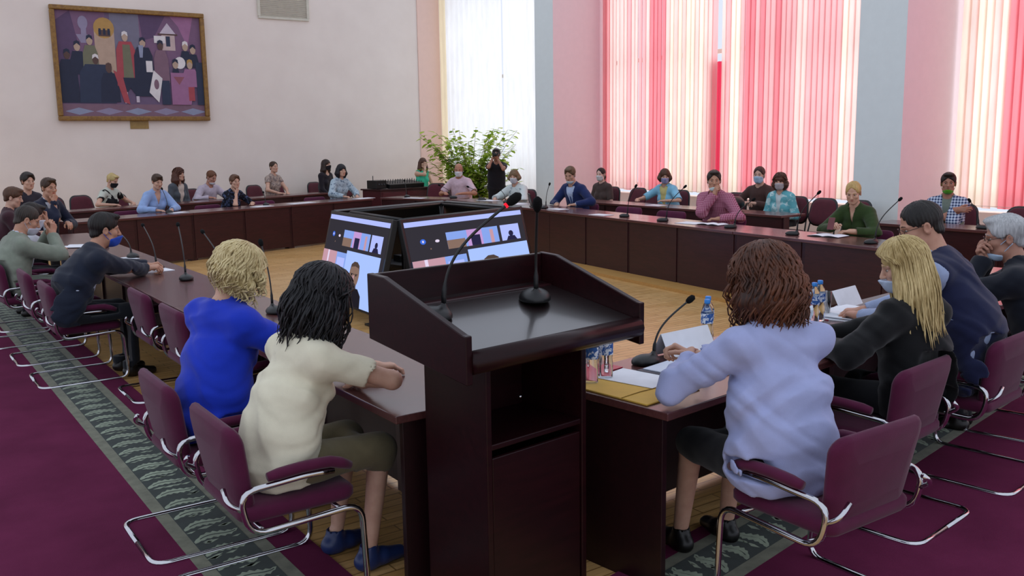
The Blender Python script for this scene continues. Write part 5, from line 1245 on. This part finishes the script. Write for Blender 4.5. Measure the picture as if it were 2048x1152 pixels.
def pp(q, mi):
    y = .03-.0009*zc[0]-.0; zc[0] += .35
    pts = [((x-.5)*cw, (.5-y_)*ch) for x, y_ in q]; n = len(pts)
    P.add([(a, y, b_) for a, b_ in pts]+[(a, y+.004, b_) for a, b_ in pts], [tuple(range(n)), tuple(range(n, 2*n))[::-1]]+[(i, (i+1) % n, n+(i+1) % n, n+i) for i in range(n)], mi)
rc_ = lambda x0, y0_, x1, y1_: [(x0, y0_), (x1, y0_), (x1, y1_), (x0, y1_)]
el_ = lambda cx, cy, a, b_, n=16: [(cx+a*math.cos(2*PI*i/n), cy+b_*math.sin(2*PI*i/n)) for i in range(n)]
pp(rc_(0, 0, 1, 1), 0); pp(rc_(0, 0, .33, .5), 1); pp(rc_(.36, 0, .56, .55), 3); pp(rc_(.56, 0, 1, .5), 1); pp([(.56, 0), (.75, 0), (.66, .22), (.58, .25)], 2); pp([(.78, 0), (.95, 0), (.9, .3), (.84, .1)], 11)
pp([(.0, .1), (.1, .0), (.14, .3), (.05, .5), (0, .5)], 2)
pp(rc_(0, .88, 1, 1), 10)
for i in range(5): pp([(.02+.2*i, .95), (.11+.2*i, .915), (.21+.2*i, .95), (.11+.2*i, .985)], 4 if i % 2 else 16)
pp(el_(.18, .11, .033, .065), 4); pp([(.13, .22), (.23, .22), (.20, .30), (.16, .30)], 4); pp(rc_(.165, .16, .2, .24), 4)
pp(rc_(.25, .15, .385, .62), 13); pp(el_(.318, .15, .07, .10), 7); pp(rc_(.28, .17, .36, .23), 14)
for x in (.29, .32, .35): pp(rc_(x-.008, .155, x+.008, .215), 6)
pp([(.70, .18), (.76, .07), (.82, .18)], 12); pp(rc_(.715, .18, .81, .34), 9); pp(rc_(.66, .20, .74, .27), 17); pp(rc_(.69, .175, .83, .19), 14); pp(rc_(.745, .2, .775, .3), 5)
def fig(x, top, w, bot, c, head=13, hairc=6, legs_=None):
    h = (bot-top); pp([(x-w*.32, top+.10), (x+w*.32, top+.10), (x+w*.5, top+.18), (x+w*.56, bot), (x-w*.56, bot), (x-w*.5, top+.18)], c); pp(el_(x, top+.055, .021, .045), head); pp([(x-.022, top+.05), (x-.018, top+.01), (x, top-.002), (x+.018, top+.01), (x+.022, top+.05), (x, top+.025)], hairc)
fig(.06, .36, .12, .87, 6, 14, 6); fig(.13, .28, .10, .6, 6); fig(.215, .22, .10, .7, 18); fig(.245, .40, .22, .87, 5, 14, 17); fig(.33, .48, .12, .86, 6, 14, 14)
fig(.455, .17, .13, .70, 15, 13, 17); pp([(.435, .30), (.485, .30), (.50, .62), (.43, .62)], 18); pp([(.41, .62), (.53, .62), (.54, .76), (.50, .78), (.47, .72), (.44, .78), (.40, .74)], 6)
pp(rc_(.425, .76, .447, .87), 12); pp(rc_(.505, .76, .527, .86), 12); pp([(.36, .55), (.42, .86), (.46, .88), (.42, .6)], 15)
fig(.575, .22, .13, .80, 6, 13, 6); pp(rc_(.59, .45, .635, .56), 17); pp([(.545, .3), (.58, .3), (.57, .42), (.55, .42)], 16)
fig(.70, .24, .10, .66, 10, 14, 6); pp(rc_(.69, .64, .75, .88), 5); pp([(.64, .54), (.70, .62), (.665, .86), (.60, .76)], 17); pp(el_(.655, .68, .018, .05), 10)
fig(.88, .24, .08, .5, 6, 13, 17); fig(.935, .27, .08, .5, 6, 13, 6); pp(el_(.835, .46, .04, .06), 17); fig(.80, .42, .06, .60, 6)
fig(.905, .42, .12, .70, 11, 13, 7); pp([(.76, .56), (.86, .56), (.94, .60), (.90, .88), (.76, .88)], 11); pp([(.78, .60), (.86, .60), (.82, .68)], 8); pp(rc_(.885, .7, .93, .84), 15); pp(rc_(.95, .45, 1, .88), 5)
P.build('canvas', PM, pc)
tag(MB().box((0, 0, 0), (.36, .012, .17), 0, .003).build('picture_plate', wood('#8a6d35', '#a3854a', (4, 4, 4), .4, 'brass_plate'), None, None, (4.78, YB-.01, 2.21)), 'small gold name plate under the painting', 'plaque')
vg = empty('ventilation_grille', (7.98, YB-.02, 4.85), 0, 'white ventilation grille cut by the upper edge of the picture', 'vent'); VM = plain('#c9c4b6', .6)
for c, s_ in (((0, 0, -.36), (1.16, .04, .05)), ((0, 0, .36), (1.16, .04, .05)), ((-.56, 0, 0), (.06, .04, .67)), ((.56, 0, 0), (.06, .04, .67))): MB().box(c, s_, 0, .006).build('rim', VM, vg)
mb = MB()
for i in range(17): mb.box((0, .0, -.32+.04*i), (1.06, .006, .034), 0, 0, Matrix.Rotation(D(35), 3, 'X'))
mb.build('louvre', VM, vg)

# ------------------------------------------------------------------ audio cabinet in the far corner
cb = empty('audio_cabinet', (9.25, 17.45, 0), D(12), 'dark red cabinet carrying black audio gear before the far wall', 'cabinet')
MB().box((0, 0, .40), (1.35, .6, .80), 0, .006).build('body', wood('#3a1218', '#4c1a22', (2, 14, 14), .35, 'red_cabinet'), cb); MB().box((0, 0, .815), (1.41, .66, .03), 0, .005).build('worktop', EDGE, cb)
for s_ in (-1, 1): MB().box((s_*.33, -.305, .42), (.60, .016, .68), 0, .004).build('door', wood('#481820', '#5a222b', (2, 14, 14), .35, 'red_door'), cb)
mx_ = empty('mixing_desk', (9.35, 17.47, .831), D(12), 'black mixing desk with knobs on the dark red cabinet', 'mixer')
M = Matrix.Rotation(D(8), 3, 'X'); MB().box((0, 0, .07), (.95, .45, .09), 0, .01, M).build('console', BLACK, mx_)
kb = MB()
for i in range(14):
    for j in range(5): kb.lathe([(.009, 0), (.008, .025)], (-.43+.066*i, -.18+.075*j, .105+.012*j), 0, 6)
kb.build('knobs', plain('#2a2a2e', .4), mx_)
o = empty('audio_receiver', (8.72, 17.32, .831), D(14), 'black audio receiver left of the mixing desk', 'audio unit'); MB().box((0, 0, .09), (.28, .3, .17), 0, .008).build('casing', BLACK, o); MB().tube([(-.1, 0, .17), (-.1, 0, .27)], .008, 0, 6).build('antenna', BLACK, o)
for j in range(3): MB().lathe([(.02, 0), (.018, .012)], (-.07+.07*j, -.15, .09), 0, 10, Matrix.Rotation(PI/2, 3, 'X')).build('knob', plain('#3a3a3e', .4), o)

# ------------------------------------------------------------------ tall plant against the bright window
pl = empty('potted_plant', (10.78, 16.85, 0), 0, 'tall leafy green plant against the bright corner window', 'plant')
MB().lathe([(.16, 0), (.21, .36), (.225, .38), (.20, .38), (.19, .34), (.001, .34)], (0, 0, 0), 0, 24).build('pot', plain('#4a3a32', .7), pl)
LM = [translucent(c, .6, 'leaf') for c in ('#a5c044', '#c0d566', '#dbe58f', '#86a836')]
rg = np.random.default_rng(12); lf = MB(); stems = MB()
for k in range(70):
    a = rg.uniform(0, 2*PI); R_ = rg.uniform(.25, 1.1); Zt = rg.uniform(1.15, 2.06) if k % 4 else rg.uniform(.8, 1.4)
    ex, ey = math.cos(a)*R_*1.1, math.sin(a)*R_*.75
    c_, s_ = math.cos(-.6), math.sin(-.6); ex, ey = ex*c_-ey*s_, ex*s_+ey*c_
    ex = min(ex, 1.0); pts = [V3(0, 0, .33)+(V3(ex, ey, 0)*(t**1.6)+V3(0, 0, (Zt-.33)*t))+V3(*rg.normal(0, .015, 3)) for t in np.linspace(0, 1, 9)]
    stems.tube(pts, list(np.linspace(.011, .003, 9)), 0, 5)
    for t in np.linspace(.28, 1., 34):
        i = min(int(t*8), 7); p = pts[i]+(pts[i+1]-pts[i])*(t*8-i); b_ = rg.uniform(0, 2*PI); L_ = rg.uniform(.11, .21); w_ = L_*.26
        d = unit(V3(math.cos(b_), math.sin(b_), rg.uniform(-.6, .35))); u = unit(np.cross(d, V3(0, 0, 1)))*w_; n_ = unit(np.cross(u, d))
        vs = [p, p+d*L_*.35+u+n_*.008, p+d*L_*.7+u*.8, p+d*L_-n_*.012, p+d*L_*.7-u*.8, p+d*L_*.35-u+n_*.008, p+d*L_*.5-n_*.004]
        if max(v[0] for v in vs) > 1.06: continue
        lf.add(vs, [(0, 1, 6, 5), (1, 2, 6), (2, 3, 6), (3, 4, 6), (4, 5, 6)], int(rg.integers(0, 4)), True)
stems.build('stems', plain('#5a4a2a', .7), pl); lf.build('foliage', LM, pl)

# ------------------------------------------------------------------ camera
cd = bpy.data.cameras.new('view'); co = bpy.data.objects.new('view', cd); COL.objects.link(co); SC.camera = co
cd.sensor_width = 36.; cd.lens = 1850/2048*36; cd.clip_start = .05; cd.clip_end = 100
yaw, pit, rol = D(34.9), D(9.07), .015
fh = V3(math.sin(yaw), math.cos(yaw), 0); r0 = V3(math.cos(yaw), -math.sin(yaw), 0); fw_ = fh*math.cos(pit)-V3(0, 0, math.sin(pit)); u0 = np.cross(r0, fw_)
rr = r0*math.cos(rol)-u0*math.sin(rol); uu = u0*math.cos(rol)+r0*math.sin(rol)
co.matrix_world = Matrix(((rr[0], uu[0], -fw_[0], 0), (rr[1], uu[1], -fw_[1], 0), (rr[2], uu[2], -fw_[2], 1.78), (0, 0, 0, 1)))
vs = SC.view_settings; vs.view_transform = 'Standard'; vs.look = 'None'; vs.exposure = 0.; vs.gamma = 1.; vs.use_curve_mapping = False
